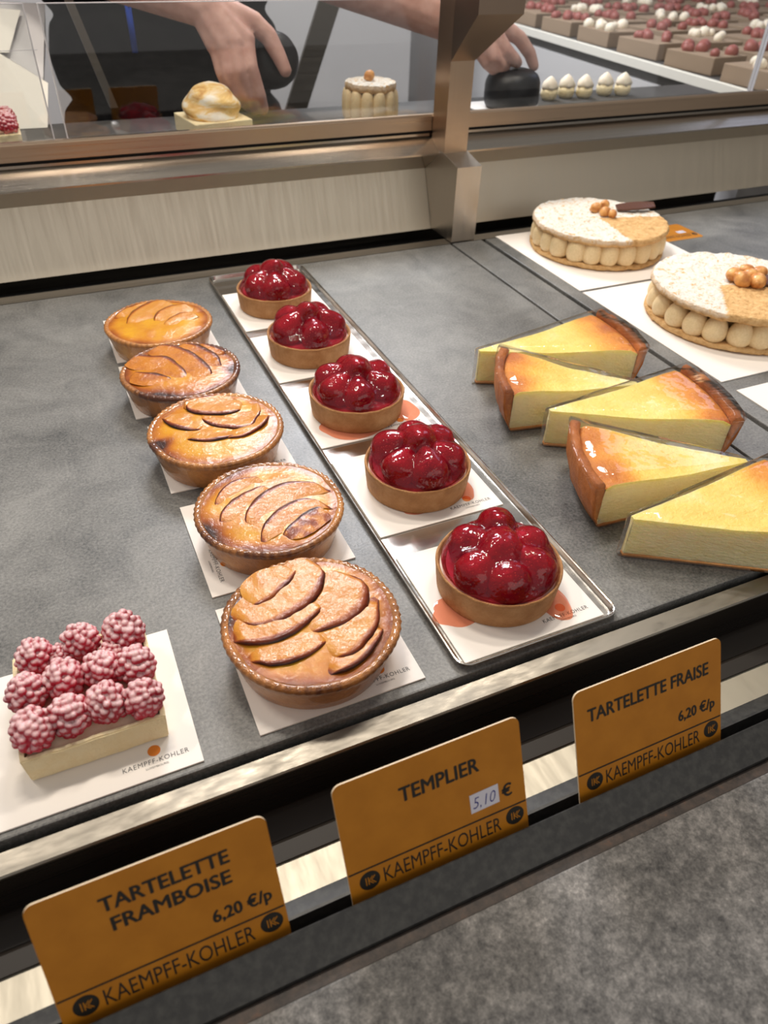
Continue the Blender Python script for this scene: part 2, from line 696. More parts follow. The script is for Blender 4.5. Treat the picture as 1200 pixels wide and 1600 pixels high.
# ------------------------------------------------------------------ room
XL, XR = -1.6, 2.6


def struct(o):
    o['kind'] = 'structure'
    return o


struct(box('floor', XL, XR + .6, -1.6, 3.4, -1.0, -0.95, M_FLOOR))
struct(box('wall_back', XL, XR + .6, 3.4, 3.5, -1.0, 1.8, M_WALL))
struct(box('wall_right', XR + .6, XR + 0.7, -1.6, 3.5, -1.0, 1.8, M_WALL))

# ------------------------------------------------------------------ stone display slabs
tag(box('stone_slab', -0.60, 0.4990, 0.2288, 0.8765, -0.016, 0.0, M_STONE, bev=0.0012), 'wide grey stone display slab under the apple and strawberry tartlets', 'slab', 'stone slabs of the display')
tag(box('stone_slab', 0.5025, 0.5480, 0.2288, 0.8765, -0.016, 0.0, M_STONE, bev=0.0012), 'narrow grey stone strip between the two wide slabs, below the steel post foot', 'slab', 'stone slabs of the display')
tag(box('stone_slab', 0.5545, 1.40, 0.2288, 0.8765, -0.016, 0.0, M_STONE, bev=0.0012), 'grey stone display slab at right under the round sponge cakes', 'slab', 'stone slabs of the display')

# ------------------------------------------------------------------ display case (steel body)
case = tag(empty('display_case', (0.3, 0.55, -0.95)), 'brushed steel display case body holding the stone slabs and rear glass', 'display case')
C0 = Vector((-0.3, -0.55, 0.95))


def cpart(o, parent=None):
    o.parent = parent or case
    if not parent:
        o.location = C0
    return o


X0, X1 = -0.62, 1.42
cpart(prism_x('front_ledge', [(0.2236, -0.0015), (0.2122, -0.0022), (0.2114, -0.0032), (0.2114, -0.0042), (0.2165, -0.0050), (0.2236, -0.0050)], X0, X1, M_LEDGE))
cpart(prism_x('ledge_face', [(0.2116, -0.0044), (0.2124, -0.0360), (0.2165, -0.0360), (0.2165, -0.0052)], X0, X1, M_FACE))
cpart(prism_x('ledge_shade_strip', [(0.1838, -0.0400), (0.1838, -0.0390), (0.1930, -0.0375), (0.1960, -0.0395), (0.2100, -0.0385), (0.2165, -0.0385), (0.2165, -0.0406), (0.1838, -0.0406)], X0, X1, M_LEDGESHADE))  # dark strip laid where the ledge shades the well floor
cpart(prism_x('slab_bed', [(0.2236, -0.0175), (0.95, -0.0175), (0.95, -0.10), (0.2236, -0.10)], X0, X1, M_BLACK))
cpart(prism_x('well_floor', [(0.152, -0.0408), (0.2236, -0.0408), (0.2236, -0.052), (0.152, -0.052)], X0, X1, M_WELL))
cpart(prism_x('rear_strip', [(0.8785, -0.0005), (0.8975, -0.0005), (0.8975, -0.017), (0.8785, -0.017)], X0, X1, M_STEEL))
cpart(prism_x('kick_panel', [(0.9405, 0.000), (0.9700, 0.0735), (0.9730, 0.0735), (0.9435, 0.000)], X0, X1, M_KICK))
cpart(prism_x('rear_rail', [(0.9695, 0.0735), (0.9318, 0.0992), (0.9318, 0.1012), (0.9600, 0.1165), (0.9600, 0.1195), (0.9800, 0.1195), (0.9800, 0.0735)], X0, X1, M_RAILSTEEL))
cpart(prism_x('glass_frame', [(0.9575, 0.1235), (0.9575, 0.1400), (0.9590, 0.1425), (0.9660, 0.1425), (0.9690, 0.1400), (0.9690, 0.1235)], X0, X1, M_FRAME))
cpart(prism_x('gap_filler', [(0.9630, 0.1196), (0.9630, 0.1234), (0.9760, 0.1234), (0.9760, 0.1196)], X0, X1, M_BLACK))
# glass panes standing in the frame
bm = bmesh.new()
PZ = at(88, 5, 0.9643).z
for xa, xb in ((-0.62, 0.0335), (0.0475, 1.0640), (1.0700, 1.42)):
    zt = PZ if xb < 1.0 or xb == 1.0640 else PZ
    g = cpart(box('glass_pane', xa, xb, 0.9620, 0.9665, 0.1428, zt, M_GLASS))
    e = box('polished_edge', xa, xb, 0.9618, 0.9667, zt - 0.0002, zt + 0.0005, M_GLASSEDGE)
    e.parent = g
    if xa < -0.6:
        zz = at(50, 78, 0.9643).z
        e = box('polished_edge', xa, xb + .004, 0.9610, 0.9616, zz, zz + 0.0006, M_GLASSEDGE)
        e.parent = g
    for xe in (xa, xb):
        if -0.6 < xe < 1.4:
            e = box('polished_edge', xe - 0.0007, xe + 0.0007, 0.9618, 0.9667, 0.1428, PZ, M_GLASSEDGE)
            e.parent = g
bm.free()
# post with foot and bracket
P0, P1 = 0.5025, 0.5385
post = cpart(prism_x('post', [(0.9185, 0.100), (0.9185, 0.62), (0.9560, 0.62), (0.9560, 0.100)], P0 + 0.0005, P1 - 0.002, M_FRAMEV))
cpart(prism_x('post_foot', [(0.8790, 0.0005), (0.8790, 0.0955), (0.9215, 0.1045), (0.9316, 0.1045), (0.9316, 0.0995), (0.9690, 0.0735), (0.9395, 0.0005)], P0, P1, M_STEELV))
# bracket flaring out of the post towards the shop side
a0, a1 = at(703, 95, 0.9183), at(737, 50, 0.9183)
v = [(P0 + .0005, 0.9183, 0.2080), (P1 - .002, 0.9183, 0.2080), (P0 + .0005, 0.9183, 0.34), (P1 - .002, 0.9183, 0.34),
     (P0 - .004, 0.855, 0.262), (P1 + .020, 0.855, 0.262), (P0 - .004, 0.855, 0.34), (P1 + .020, 0.855, 0.34)]
f = [(0, 1, 5, 4), (4, 5, 7, 6), (0, 4, 6, 2), (1, 3, 7, 5), (2, 6, 7, 3), (0, 2, 3, 1)]
cpart(mesh_obj('bracket', v, f, plain('bracket_steel', lin(150, 132, 116), 0.34, 1.0), None, False))
# apron under the counter side
cpart(prism_x('front_skirt', [(0.150, -0.056), (0.2236, -0.056), (0.2236, -0.60), (0.150, -0.60)], X0, X1, M_DARKSTEEL))
cpart(prism_x('base_cabinet', [(0.2245, -0.102), (0.972, -0.102), (0.972, -0.95), (0.2245, -0.95)], X0, X1, M_DARKSTEEL))

# ------------------------------------------------------------------ price rail, counter
rail = tag(empty('price_rail', (0.3, 0.14, -0.04)), 'black price tag rail with a slot holding the three amber tags', 'rail')


def rpart(o):
    o.parent = rail
    o.location = (-0.3, -0.14, 0.04)


rpart(prism_x('front_lip', [(0.1332, 0.0), (0.1185, -0.0100), (0.1183, -0.0130), (0.1300, -0.0400), (0.1335, -0.0400), (0.1338, -0.0004)], X0, X1, M_RAIL))
rpart(prism_x('back_lip', [(0.1500, -0.0275), (0.1592, -0.0295), (0.1592, -0.0405), (0.1350, -0.0405), (0.1350, -0.0330), (0.1460, -0.0330), (0.1475, -0.0220), (0.1490, -0.0220)], X0, X1, M_RAIL))
rpart(prism_x('brown_seal', [(0.1180, -0.0128), (0.1122, -0.0128), (0.1122, -0.0400), (0.1250, -0.0400)], X0, X1, M_RUST))
tag(box('stone_counter', X0, X1, -0.75, 0.1118, -0.040, -0.0110, M_COUNTER, bev=0.0012), 'speckled dark grey stone counter in front of the price rail', 'counter')
box_ct = tag(box('counter_cabinet', X0, X1, -0.70, 0.105, -0.95, -0.0405, M_DARKSTEEL), 'dark base cabinet under the speckled stone counter', 'cabinet')

# ------------------------------------------------------------------ price tags
TAGS = [
    ('amber price tag reading TARTELETTE FRAMBOISE, 6,20 €/p, leftmost in the rail', (103, 1596), (447, 1445), 'fr'),
    ('amber price tag reading TEMPLIER with a white handwritten price sticker', (548, 1395), (823, 1270), 'te'),
    ('amber price tag reading TARTELETTE FRAISE, 6,20 €/p, rightmost in the rail', (905, 1240), (1130, 1140), 'fs'),
]
TILT = math.atan2(0.0235, 0.0535)


def emblem(mb, x, y, r, mi_disc, mi_mark):
    v, f = disc((x, y), r, 28, 0.0)
    mb.add(v, f, mi_disc)
    lw = r * 0.09
    for dx in (-0.32, -0.08):                    # two uprights
        mb.add([(x + (dx - .05) * r - lw / 2, y - .42 * r, 1e-4), (x + (dx - .05) * r + lw / 2, y - .42 * r, 1e-4), (x + (dx - .05) * r + lw / 2, y + .42 * r, 1e-4), (x + (dx - .05) * r - lw / 2, y + .42 * r, 1e-4)], [(0, 1, 2, 3)], mi_mark)
    for sx in (0.0, 0.24):
        for sy in (-1, 1):                       # arms of the K strokes
            ax, ay, bx, by = x + (-.1 + sx) * r, y, x + (.30 + sx) * r, y + sy * .42 * r
            nx, ny = -(by - ay), bx - ax
            q = lw / 2 / math.hypot(nx, ny)
            mb.add([(ax - nx * q, ay - ny * q, 1e-4), (bx - nx * q, by - ny * q, 1e-4), (bx + nx * q, by + ny * q, 1e-4), (ax + nx * q, ay + ny * q, 1e-4)], [(0, 1, 2, 3)], mi_mark)


def price_tag(label, width, w, h, kind, base, tilt, rz=0.0):
    root = empty('price_tag', base, rz)
    root.rotation_euler = (tilt, 0, rz)
    tag(root, label, 'price tag', 'amber price tags')
    # rounded plate in local XY (x right, y up), z = thickness
    bm = bmesh.new()
    r = 0.0045
    pts = []
    for cx, cy, a0 in ((w - r, h - r, 0), (r, h - r, 90), (r, r, 180), (w - r, r, 270)):
        for k in range(7):
            a = math.radians(a0 + 15 * k)
            pts.append((cx + r * math.cos(a), cy + r * math.sin(a)))
    n = len(pts)
    T = 0.0008
    v = [(x, y, -T) for x, y in pts] + [(x, y, 0) for x, y in pts]
    f = [tuple(range(n))[::-1], tuple(range(n, 2 * n))] + [(i, (i + 1) % n, n + (i + 1) % n, n + i) for i in range(n)]
    bm.free()
    mesh_obj('card', v, f, [M_TAG, M_TAGEDGE], root, False, [0, 0] + [1] * n)
    Z = 0.00012
    ink = MB()

    def put(t, bold=0.0, **kw):
        vv, ff = text_mesh(t, **kw)
        ink.add(vv, ff, 0)
        if bold > 0.01:                     # heavier strokes
            for k, (dx, dy) in enumerate(((1, 0), (-1, 0), (0, .7), (0, -.7), (.7, .5), (-.7, -.5))):
                q = h * 0.0042
                ink.add([p + Vector((dx * q, dy * q, 1e-6 * (k + 1))) for p in vv], ff, 0)
    if kind == 'fr':
        put('TARTELETTE', width=w * 0.54, height=h * 0.095, bold=0.022, x=w * 0.27, y=h * 0.775)
        put('FRAMBOISE', width=w * 0.505, height=h * 0.095, bold=0.022, x=w * 0.295, y=h * 0.63)
        put('6,20 €/p', width=w * 0.265, height=h * 0.088, bold=0.018, x=w * 0.685, y=h * 0.395)
    elif kind == 'te':
        put('TEMPLIER', width=w * 0.43, height=h * 0.11, bold=0.024, x=w * 0.32, y=h * 0.70)
        put('€', width=w * 0.055, height=h * 0.095, bold=0.02, x=w * 0.865, y=h * 0.41)
    elif kind == 'fs':
        put('TARTELETTE FRAISE', width=w * 0.82, height=h * 0.105, bold=0.02, x=w * 0.085, y=h * 0.725)
        put('6,20 €/p', width=w * 0.26, height=h * 0.088, bold=0.018, x=w * 0.69, y=h * 0.415)
    else:
        put('TEMPLIER', width=w * 0.43, height=h * 0.11, bold=0.024, x=w * 0.12, y=h * 0.70)
    LY = h * 0.305
    ink.add([(0.0005, LY, 0), (w - 0.0005, LY, 0), (w - 0.0005, LY + h * 0.013, 0), (0.0005, LY + h * 0.013, 0)], [(0, 1, 2, 3)], 0)
    put('KAEMPFF-KOHLER', width=w * 0.66, height=h * 0.115, bold=-0.004, x=w * 0.18, y=h * 0.155)
    emblem(ink, w * 0.105, h * 0.215, h * 0.072, 0, 1)
    emblem(ink, w * 0.925, h * 0.225, h * 0.072, 0, 1)
    o = ink.build('lettering', [M_TAGINK, M_TAG], root, False, (0, 0, Z))
    if kind in ('te', 'flat'):
        s = empty_mesh_sticker(root, w, h)
    return root


def empty_mesh_sticker(root, w, h):
    x0, x1, y0, y1 = w * 0.68, w * 0.845, h * 0.385, h * 0.535
    st = mesh_obj('price_sticker', [(x0, y0, 0.00015), (x1, y0 + .0004, 0.00015), (x1, y1 + .0004, 0.00015), (x0, y1, 0.00015)], [(0, 1, 2, 3)], M_STICKER, root, False)
    mb = MB()
    vv, ff = text_mesh('5,10', width=(x1 - x0) * 0.8, height=h * 0.09, bold=-0.012, x=x0 + .0014, y=y0 + .0022, shear=0.25)
    mb.add(vv, ff, 0)
    o = mb.build('handwriting', M_BLUEINK, st, False, (0, 0, 0.00025))
    o['label'] = 'blue handwritten price'
    return st


for label, bl, br, kind in TAGS:
    a, b = atz(bl[0], bl[1], 0.0), atz(br[0], br[1], 0.0)
    w = 0.0972
    cx = (a.x + b.x) / 2
    dn = 0.0135
    base = (cx - w / 2, 0.1395 - dn * math.sin(TILT), -dn * math.cos(TILT))
    price_tag(label, None, w, 0.0585 + dn, kind, base, PI / 2 - TILT, 0)
price_tag('amber tag lying flat on the stone behind the farthest sponge cake', None, 0.086, 0.056, 'flat', (0.772, 0.7775, 0.0009), 0.0, 0.0)

# ------------------------------------------------------------------ cards
CT = 0.0010                              # card thickness


def cake_board(label, x0, x1, y0, y1, z=0.0002, logo=None, group='white cake boards', rz=0.0):
    cx, cy = (x0 + x1) / 2, (y0 + y1) / 2
    w, d = (x1 - x0) / 2, (y1 - y0) / 2
    root = empty('cake_board', (cx, cy, z), rz)
    tag(root, label, 'cake board', group)
    box('card', -w, w, -d, d, 0, CT, M_CARD, root)
    if logo:
        mb = MB()
        W_ = 0.0345
        vv, ff = text_mesh('KAEMPFF-KOHLER', width=W_, height=0.0029, bold=0.0, x=0, y=0, spacing=1.15)
        mb.add(vv, ff, 0)
        vv, ff = text_mesh('LUXEMBOURG', width=W_ * 0.34, height=0.0012, x=W_ * 0.33, y=-0.0028)
        mb.add(vv, ff, 0)
        vv, ff = disc((W_ * 0.5, 0.0076), 0.0034, 28)
        mb.add(vv, ff, 1)
        o = mb.build('printed_logo', [M_INK, M_ORANGEINK], root, False)
        if logo == 'br':
            o.location = (w - W_ - 0.006, -d + 0.0085, CT + 0.0001)
        else:
            o.location = (-w + 0.0075, d - 0.058 + 0.04, CT + 0.0001)
            o.location = (-w + 0.0085, -d + 0.046, CT + 0.0001)
            o.rotation_euler = (0, 0, -PI / 2)
    return root


APPLE = [  # centre x, y, radius, board x0, y0
    (0.0888, 0.2835, 0.0532, 0.0410, 0.2358),
    (0.0972, 0.3945, 0.0522, 0.0420, 0.3480),
    (0.0870, 0.5055, 0.0540, 0.0395, 0.4680),
    (0.0812, 0.6110, 0.0530, 0.0326, 0.5840),
    (0.0815, 0.7150, 0.0525, 0.0330, 0.6930)]
ALAB = ['under the nearest, largest apple tartlet at the front edge', 'under the second apple tartlet, logo down its left side', 'under the middle apple tartlet',
        'under the dark browned fourth apple tartlet', 'under the farthest pale apple tartlet']
for i, (cx, cy, r, bx, by) in enumerate(APPLE):
    cake_board('white square cake board ' + ALAB[i], bx, bx + 0.1015, by, by + 0.1005, logo='br' if i in (0, 3, 2) else ('side' if i == 1 else None))

TZ = 0.0012                              # tray floor
STRAW = [(0.2205, 0.2865, 0.0418), (0.2202, 0.4085, 0.0414), (0.2178, 0.5270, 0.0425), (0.2160, 0.6480, 0.0418), (0.2172, 0.7660, 0.0415)]
SB = [(0.1690, 0.2352), (0.1676, 0.3590), (0.1672, 0.4800), (0.1676, 0.5965), (0.1680, 0.7125)]
SLAB = ['under the nearest strawberry tartlet in the steel tray', 'under the second nearest strawberry tartlet in the tray', 'under the middle strawberry tartlet in the tray',
        'under the fourth strawberry tartlet in the tray', 'under the farthest strawberry tartlet in the tray']
SBOARD = []
for i, (bx, by) in enumerate(SB):
    SBOARD.append(cake_board('white square board ' + SLAB[i], bx, bx + 0.1030, by, by + 0.1000, z=TZ + 0.0002, logo='br' if i < 3 else None))
RB = cake_board('white board under the square raspberry tartlet at lower left', -0.0950, 0.0092, 0.2328, 0.3320, logo='br')
cake_board('large white square board under the farthest round sponge cake', 0.5720, 0.7900, 0.6790, 0.8780, group='large white boards')
cake_board('large white square board under the nearer round sponge cake at right', 0.5720, 0.8100, 0.4440, 0.6735, group='large white boards')
cake_board('white board near the cheesecake slices, cut off by the right edge of the photo', 0.5740, 0.7700, 0.2400, 0.4260, group='large white boards')

# ------------------------------------------------------------------ steel tray
tray = tag(empty('serving_tray', (0.2225, 0.547, 0.0)), 'long narrow stainless steel tray with raised rim under the strawberry tartlets', 'tray')


def rrect(hx, hy, r, off, z, n=6):
    p = []
    for sx, sy, a0 in ((1, 1, 0), (-1, 1, 90), (-1, -1, 180), (1, -1, 270)):
        for k in range(n + 1):
            a = math.radians(a0 + 90 * k / n)
            rr = max(0.0008, r + off)
            p.append((sx * (hx - r) + rr * math.cos(a), sy * (hy - r) + rr * math.sin(a), z))
    return p


hx, hy = 0.0580, 0.3155
loops = [rrect(hx, hy, .008, -0.0030, TZ), rrect(hx, hy, .008, -0.0020, TZ + .0003), rrect(hx, hy, .008, -0.0004, 0.0052), rrect(hx, hy, .008, 0.0004, 0.0056),
         rrect(hx, hy, .008, 0.0012, 0.0054), rrect(hx, hy, .008, 0.0014, 0.0046), rrect(hx, hy, .008, 0.0002, 0.0044), rrect(hx, hy, .008, -0.0016, 0.0002), rrect(hx, hy, .008, -0.0022, 0.0001)]
n = len(loops[0])
v = [p for l in loops for p in l]
f = [tuple(range(n))]
for i in range(len(loops) - 1):
    f += [(i * n + j, (i + 1) * n + j, (i + 1) * n + (j + 1) % n, i * n + (j + 1) % n) for j in range(n)]
f.append(tuple(range((len(loops) - 1) * n, len(loops) * n))[::-1])
mesh_obj('tray_body', v, f, M_TRAY, tray, False)


# ------------------------------------------------------------------ apple tartlets
def poly_interp(P, n):
    """smooth resample of a polyline (Catmull-Rom)"""
    P = [Vector(p) for p in P]
    Q = [P[0] * 2 - P[1]] + P + [P[-1] * 2 - P[-2]]
    out = []
    m = len(P) - 1
    for k in range(n + 1):
        t = k / n * m
        i = min(int(t), m - 1)
        u = t - i
        a, b, c, d = Q[i], Q[i + 1], Q[i + 2], Q[i + 3]
        out.append(0.5 * ((2 * b) + (c - a) * u + (2 * a - 5 * b + 4 * c - d) * u * u + (3 * b - a - 3 * c + d) * u ** 3))
    return out


def apple_slice(parent, outer, inner, z0, hi, brown, seed, thick=0.0026, tone=0.0):
    """lens-shaped apple wedge: raised, browned outer edge, inner edge sinking into the filling"""
    n, m = 26, 9
    O = poly_interp(outer, n)
    I = poly_interp(inner, n)
    v = []
    a = []
    f = []
    rnd = random.Random(seed)
    ph = rnd.random() * 20
    for i in range(n + 1):
        t = i / n
        taper = smooth01(0, 0.16, t) * smooth01(0, 0.16, 1 - t)
        for j in range(m + 1):
            s = j / m
            p = I[i].lerp(O[i], s)
            x, y = p.x, p.y
            x += 0.0006 * nz(x, y, ph, 160)
            y += 0.0006 * nz(x, y, ph + 3, 160)
            z = z0 + taper * (hi * (s ** 0.8)) + 0.0005 * nz(x, y, ph, 120) - (1 - taper) * 0.0012
            if j == m:
                z -= 0.0009 * taper
            v.append((x, y, z))
            e = smooth01(0.80, 0.98, s) * (0.75 + brown * 0.5 + 0.45 * nz(x, y, ph, 90)) * (0.4 + 0.6 * taper)
            e += (1 - smooth01(0.0, 0.12, min(t, 1 - t))) * (0.35 + brown * 0.5)
            e += 0.12 * brown + 0.22 * tone + (0.42 * smooth01(-.3, .3, nz(x, y, ph, 130)) if brown > .95 else 0) + 0.12 * nz(x, y, ph + 7, 70)
            a.append(max(0.0, min(1.0, e)))
    w = m + 1
    for i in range(n):
        for j in range(m):
            f.append((i * w + j, (i + 1) * w + j, (i + 1) * w + j + 1, i * w + j + 1))
    # outer wall down into the filling
    k0 = len(v)
    for i in range(n + 1):
        p = O[i]
        c = (I[i] - O[i])
        q = p + c * 0.06
        v.append((q.x, q.y, z0 - thick))
        a.append(min(1.0, 0.5 + brown * 0.5 + 0.3 * nz(p.x, p.y, ph, 90)))
    for i in range(n):
        f.append((i * w + m, (i + 1) * w + m, k0 + i + 1, k0 + i))
    mesh_obj('apple_slice', v, f, M_APPLE, parent, True, None, a)


def apple_tart(label, cx, cy, R, slices, tone, seed, H=0.0265, spots=()):
    root = empty('apple_tartlet', (cx, cy, CT + 0.0003))
    tag(root, label, 'tartlet', 'apple tartlets')
    rnd = random.Random(seed)
    NC = 58
    ph = rnd.random() * 10

    def fn(r, z, a, i):
        x, y = math.cos(a), math.sin(a)
        wob = 1 + 0.012 * nz(x, y, ph, 1.6)
        k = smooth01(0.016, 0.024, z)
        cr = math.cos(NC * a + 1.2 * nz(x, y, ph, 3))
        rr = r * wob
        if 4 <= i <= 9:
            rr += 0.00038 * cr * k
        zz = z + (0.00035 * cr if 5 <= i <= 9 else 0) + 0.0010 * nz(x, y, ph + 4, 2.0) * k
        return rr, zz
    s = R
    prof = [(s * .84, 0.0), (s * .87, 0.0008), (s * .905, 0.008), (s * .945, 0.016), (s * .968, 0.0205), (s * .995, 0.0228), (s * 1.0, 0.0246), (s * .985, 0.0262), (s * .955, 0.0268),
            (s * .925, 0.0264), (s * .90, 0.0256), (s * .86, 0.0240)]
    N = 176
    v, f = lathe(prof, N, fn, True)
    a = []
    for i in range(len(prof)):
        for j in range(N):
            t = 2 * PI * j / N
            x, y = math.cos(t), math.sin(t)
            b = [0.3, .2, .2, .22, .3, .42, .45, .42, .38, .34, .34, .3][i]
            b += tone * 0.35 + 0.35 * nz(x, y, ph + 2 + i * .05, 2.2) + 0.12 * math.cos(NC * t) * (i in (5, 6, 7, 8))
            for sa, sw, sb in spots:
                d = abs((t - math.radians(sa) + PI) % (2 * PI) - PI)
                b += sb * math.exp(-(d / sw) ** 2) * (1 if i >= 5 else 0.3)
            a.append(max(0.0, min(1.0, b)))
    mesh_obj('pastry_shell', v, f, M_SHELL, root, True, None, a)
    # filling
    v = [(0, 0, 0.0275)]
    a = [0.1]
    NR, NA = 16, 72
    f = []
    for i in range(1, NR + 1):
        rr = s * 0.915 * i / NR
        for j in range(NA):
            t = 2 * PI * j / NA
            x, y = rr * math.cos(t), rr * math.sin(t)
            q = i / NR
            z = 0.0275 - 0.0016 * smooth01(0.5, 1, q) + 0.0007 * nz(x, y, ph, 70)
            v.append((x, y, z))
            b = 0.42 * smooth01(0.80, 1.02, q) + 0.10 + tone * 0.25 + 0.22 * nz(x, y, ph + 5, 45)
            for sa, sw, sb in spots:
                d = abs((t - math.radians(sa) + PI) % (2 * PI) - PI)
                b += sb * math.exp(-(d / sw) ** 2) * smooth01(0.6, 0.95, q)
            a.append(max(0.0, min(1.0, b)))
    for j in range(NA):
        f.append((0, 1 + j, 1 + (j + 1) % NA))
    for i in range(NR - 1):
        for j in range(NA):
            k = (j + 1) % NA
            f.append((1 + i * NA + j, 1 + (i + 1) * NA + j, 1 + (i + 1) * NA + k, 1 + i * NA + k))
    mesh_obj('custard_filling', v, f, M_CUSTARD, root, True, None, a)
    ctr = Vector((cx, cy))
    for k, (pts, depth, br) in enumerate(slices):
        # outer edge given in photo pixels on the tart's top plane -> tart coordinates
        O = []
        for px, py in pts:
            q = atz(px, py, 0.0285)
            O.append(Vector((q.x - cx, q.y - cy, 0)))
        lim = 0.885 * R
        O = [p if p.length < lim else p * (lim / p.length) for p in O]
        A, B = O[0], O[-1]
        ch = B - A
        nrm = Vector((-ch.y, ch.x, 0)).normalized()
        mid = O[len(O) // 2] - (A + B) / 2
        if mid.dot(nrm) > 0:
            nrm = -nrm                     # inner side lies opposite to the bulge
        bul = abs(mid.dot(nrm))
        dd = depth * R * 1.6
        I = []
        for i in range(len(O)):
            t = i / (len(O) - 1)
            c = O[i] + nrm * (dd * math.sin(PI * max(0.03, min(0.97, t))) ** 0.8 if False else 0)
            c = O[i] + nrm * dd * (math.sin(PI * t) ** 0.7 if 0 < t < 1 else 0)
            I.append(c)
        I[0] = O[0] + nrm * dd * 0.10
        I[-1] = O[-1] + nrm * dd * 0.10
        apple_slice(root, O, I, 0.0271, 0.0017 + 0.0003 * (k % 3), br, seed * 31 + k, tone=tone)
    return root


def px_list(off, sc, L):
    return [(off[0] + x / sc, off[1] + y / sc) for x, y in L]


Z7 = ((320, 860), 3.529)
Z5 = ((140, 430), 2.727)
s5 = [  # (outer edge pixels in zoomed crop, depth, browning) drawn back to front
    (px_list(*Z7, [(250, 320), (350, 285), (470, 190), (525, 85)]), 0.30, 0.15),
    (px_list(*Z7, [(160, 380), (290, 430), (430, 400), (570, 320), (650, 220), (665, 140), (635, 75)]), 0.44, 0.25),
    (px_list(*Z7, [(135, 505), (250, 525), (390, 515), (510, 460), (610, 375), (685, 290)]), 0.36, 0.3),
    (px_list(*Z7, [(560, 470), (700, 435), (830, 390), (900, 310), (905, 215), (865, 150)]), 0.52, 0.35),
    (px_list(*Z7, [(235, 605), (360, 640), (490, 625), (610, 565), (705, 485)]), 0.26, 0.25),
    (px_list(*Z7, [(700, 600), (820, 580), (900, 510), (960, 410), (960, 250)]), 0.32, 0.2),
    (px_list(*Z7, [(690, 685), (800, 660), (900, 590), (970, 490), (985, 420)]), 0.22, 0.7),
]
apple_tart('glossy golden apple tartlet nearest the front, on the board with logo at right', *APPLE[0][:3], s5, 0.25, 11, spots=((150, 0.35, 0.35), (300, 0.5, 0.25), (255, .3, .2)))
s4 = [
    (px_list(*Z5, [(525, 985), (555, 925), (610, 880), (690, 862), (735, 868)]), 0.16, 0.75),
    (px_list(*Z5, [(550, 1060), (570, 1000), (630, 945), (720, 905), (760, 905)]), 0.22, 0.6),
    (px_list(*Z5, [(660, 1080), (670, 1010), (720, 945), (820, 890), (930, 885), (1025, 910)]), 0.28, 0.7),
    (px_list(*Z5, [(725, 1140), (740, 1070), (790, 1010), (860, 965), (940, 955), (1030, 985)]), 0.24, 0.85),
    (px_list(*Z5, [(815, 1115), (845, 1075), (900, 1025), (970, 990), (1000, 1010)]), 0.22, 1.0),
]


def flip(S):                          # browned edge on the upper side: inner side lies below
    return S


apple_tart('apple tartlet with charred slices at right, second from the front', *APPLE[1][:3], s4, 0.3, 23, spots=((195, 0.3, 0.4), (250, 0.4, 0.35), (110, .4, .2)))
s3 = [
    (px_list(*Z5, [(300, 605), (340, 645), (410, 665), (490, 660)]), 0.30, 0.45),
    (px_list(*Z5, [(400, 560), (410, 530), (470, 505), (560, 510), (640, 530)]), 0.20, 0.3),
    (px_list(*Z5, [(400, 545), (425, 585), (500, 600), (600, 595), (660, 570)]), 0.34, 0.35),
    (px_list(*Z5, [(465, 600), (500, 635), (580, 655), (680, 655), (720, 600), (735, 570)]), 0.34, 0.65),
    (px_list(*Z5, [(400, 700), (480, 712), (560, 705), (650, 680)]), 0.22, 0.3),
    (px_list(*Z5, [(560, 700), (660, 690), (745, 640), (770, 590)]), 0.2, 0.2),
]
apple_tart('yellow apple tartlet with fine brown-edged slices, middle of the row', *APPLE[2][:3], s3, 0.12, 37, spots=((190, 0.12, 0.8), (200, 0.3, 0.2)))
s2 = [
    (px_list(*Z5, [(160, 370), (200, 340), (270, 345), (340, 350), (400, 400), (425, 440)]), 0.34, 0.4),
    (px_list(*Z5, [(250, 310), (330, 290), (440, 330), (510, 390), (525, 430)]), 0.34, 0.55),
    (px_list(*Z5, [(380, 280), (460, 300), (540, 340), (565, 390)]), 0.32, 0.65),
    (px_list(*Z5, [(180, 415), (230, 415), (310, 425), (365, 450)]), 0.26, 0.8),
    (px_list(*Z5, [(470, 280), (550, 300), (600, 330)]), 0.2, 0.7),
]
apple_tart('dark browned apple tartlet with burnt spots, fourth from the front', *APPLE[3][:3], s2, 0.75, 41, spots=((35, 0.25, 0.5), (240, 0.3, 0.5), (340, .2, .5)))
s1 = [
    (px_list(*Z5, [(95, 180), (120, 140), (180, 115), (260, 105)]), 0.26, 0.3),
    (px_list(*Z5, [(150, 215), (180, 160), (260, 115), (350, 100)]), 0.34, 0.15),
    (px_list(*Z5, [(270, 205), (290, 160), (360, 130), (440, 130)]), 0.32, 0.2),
    (px_list(*Z5, [(310, 220), (340, 185), (400, 160), (470, 170)]), 0.24, 0.3),
]
apple_tart('pale golden apple tartlet at the far end of its row', *APPLE[4][:3], s1, 0.05, 53)


# ------------------------------------------------------------------ strawberry tartlets
def berry_mesh(seed, L=0.036, R=0.0160):
    rnd = random.Random(seed)
    prof = []
    for i in range(19):
        t = i / 18
        r = R * (math.sin(PI * min(1, t * 1.0)) ** 0.62) * (1.12 - 0.55 * t)
        prof.append((max(r, 0.0002), (t - 0.40) * L))
    ph = rnd.random() * 9
    return lathe(prof, 24, lambda r, z, a, i: (r * (1 + 0.06 * nz(math.cos(a), math.sin(a), ph + z * 80, 1.5)), z), True)


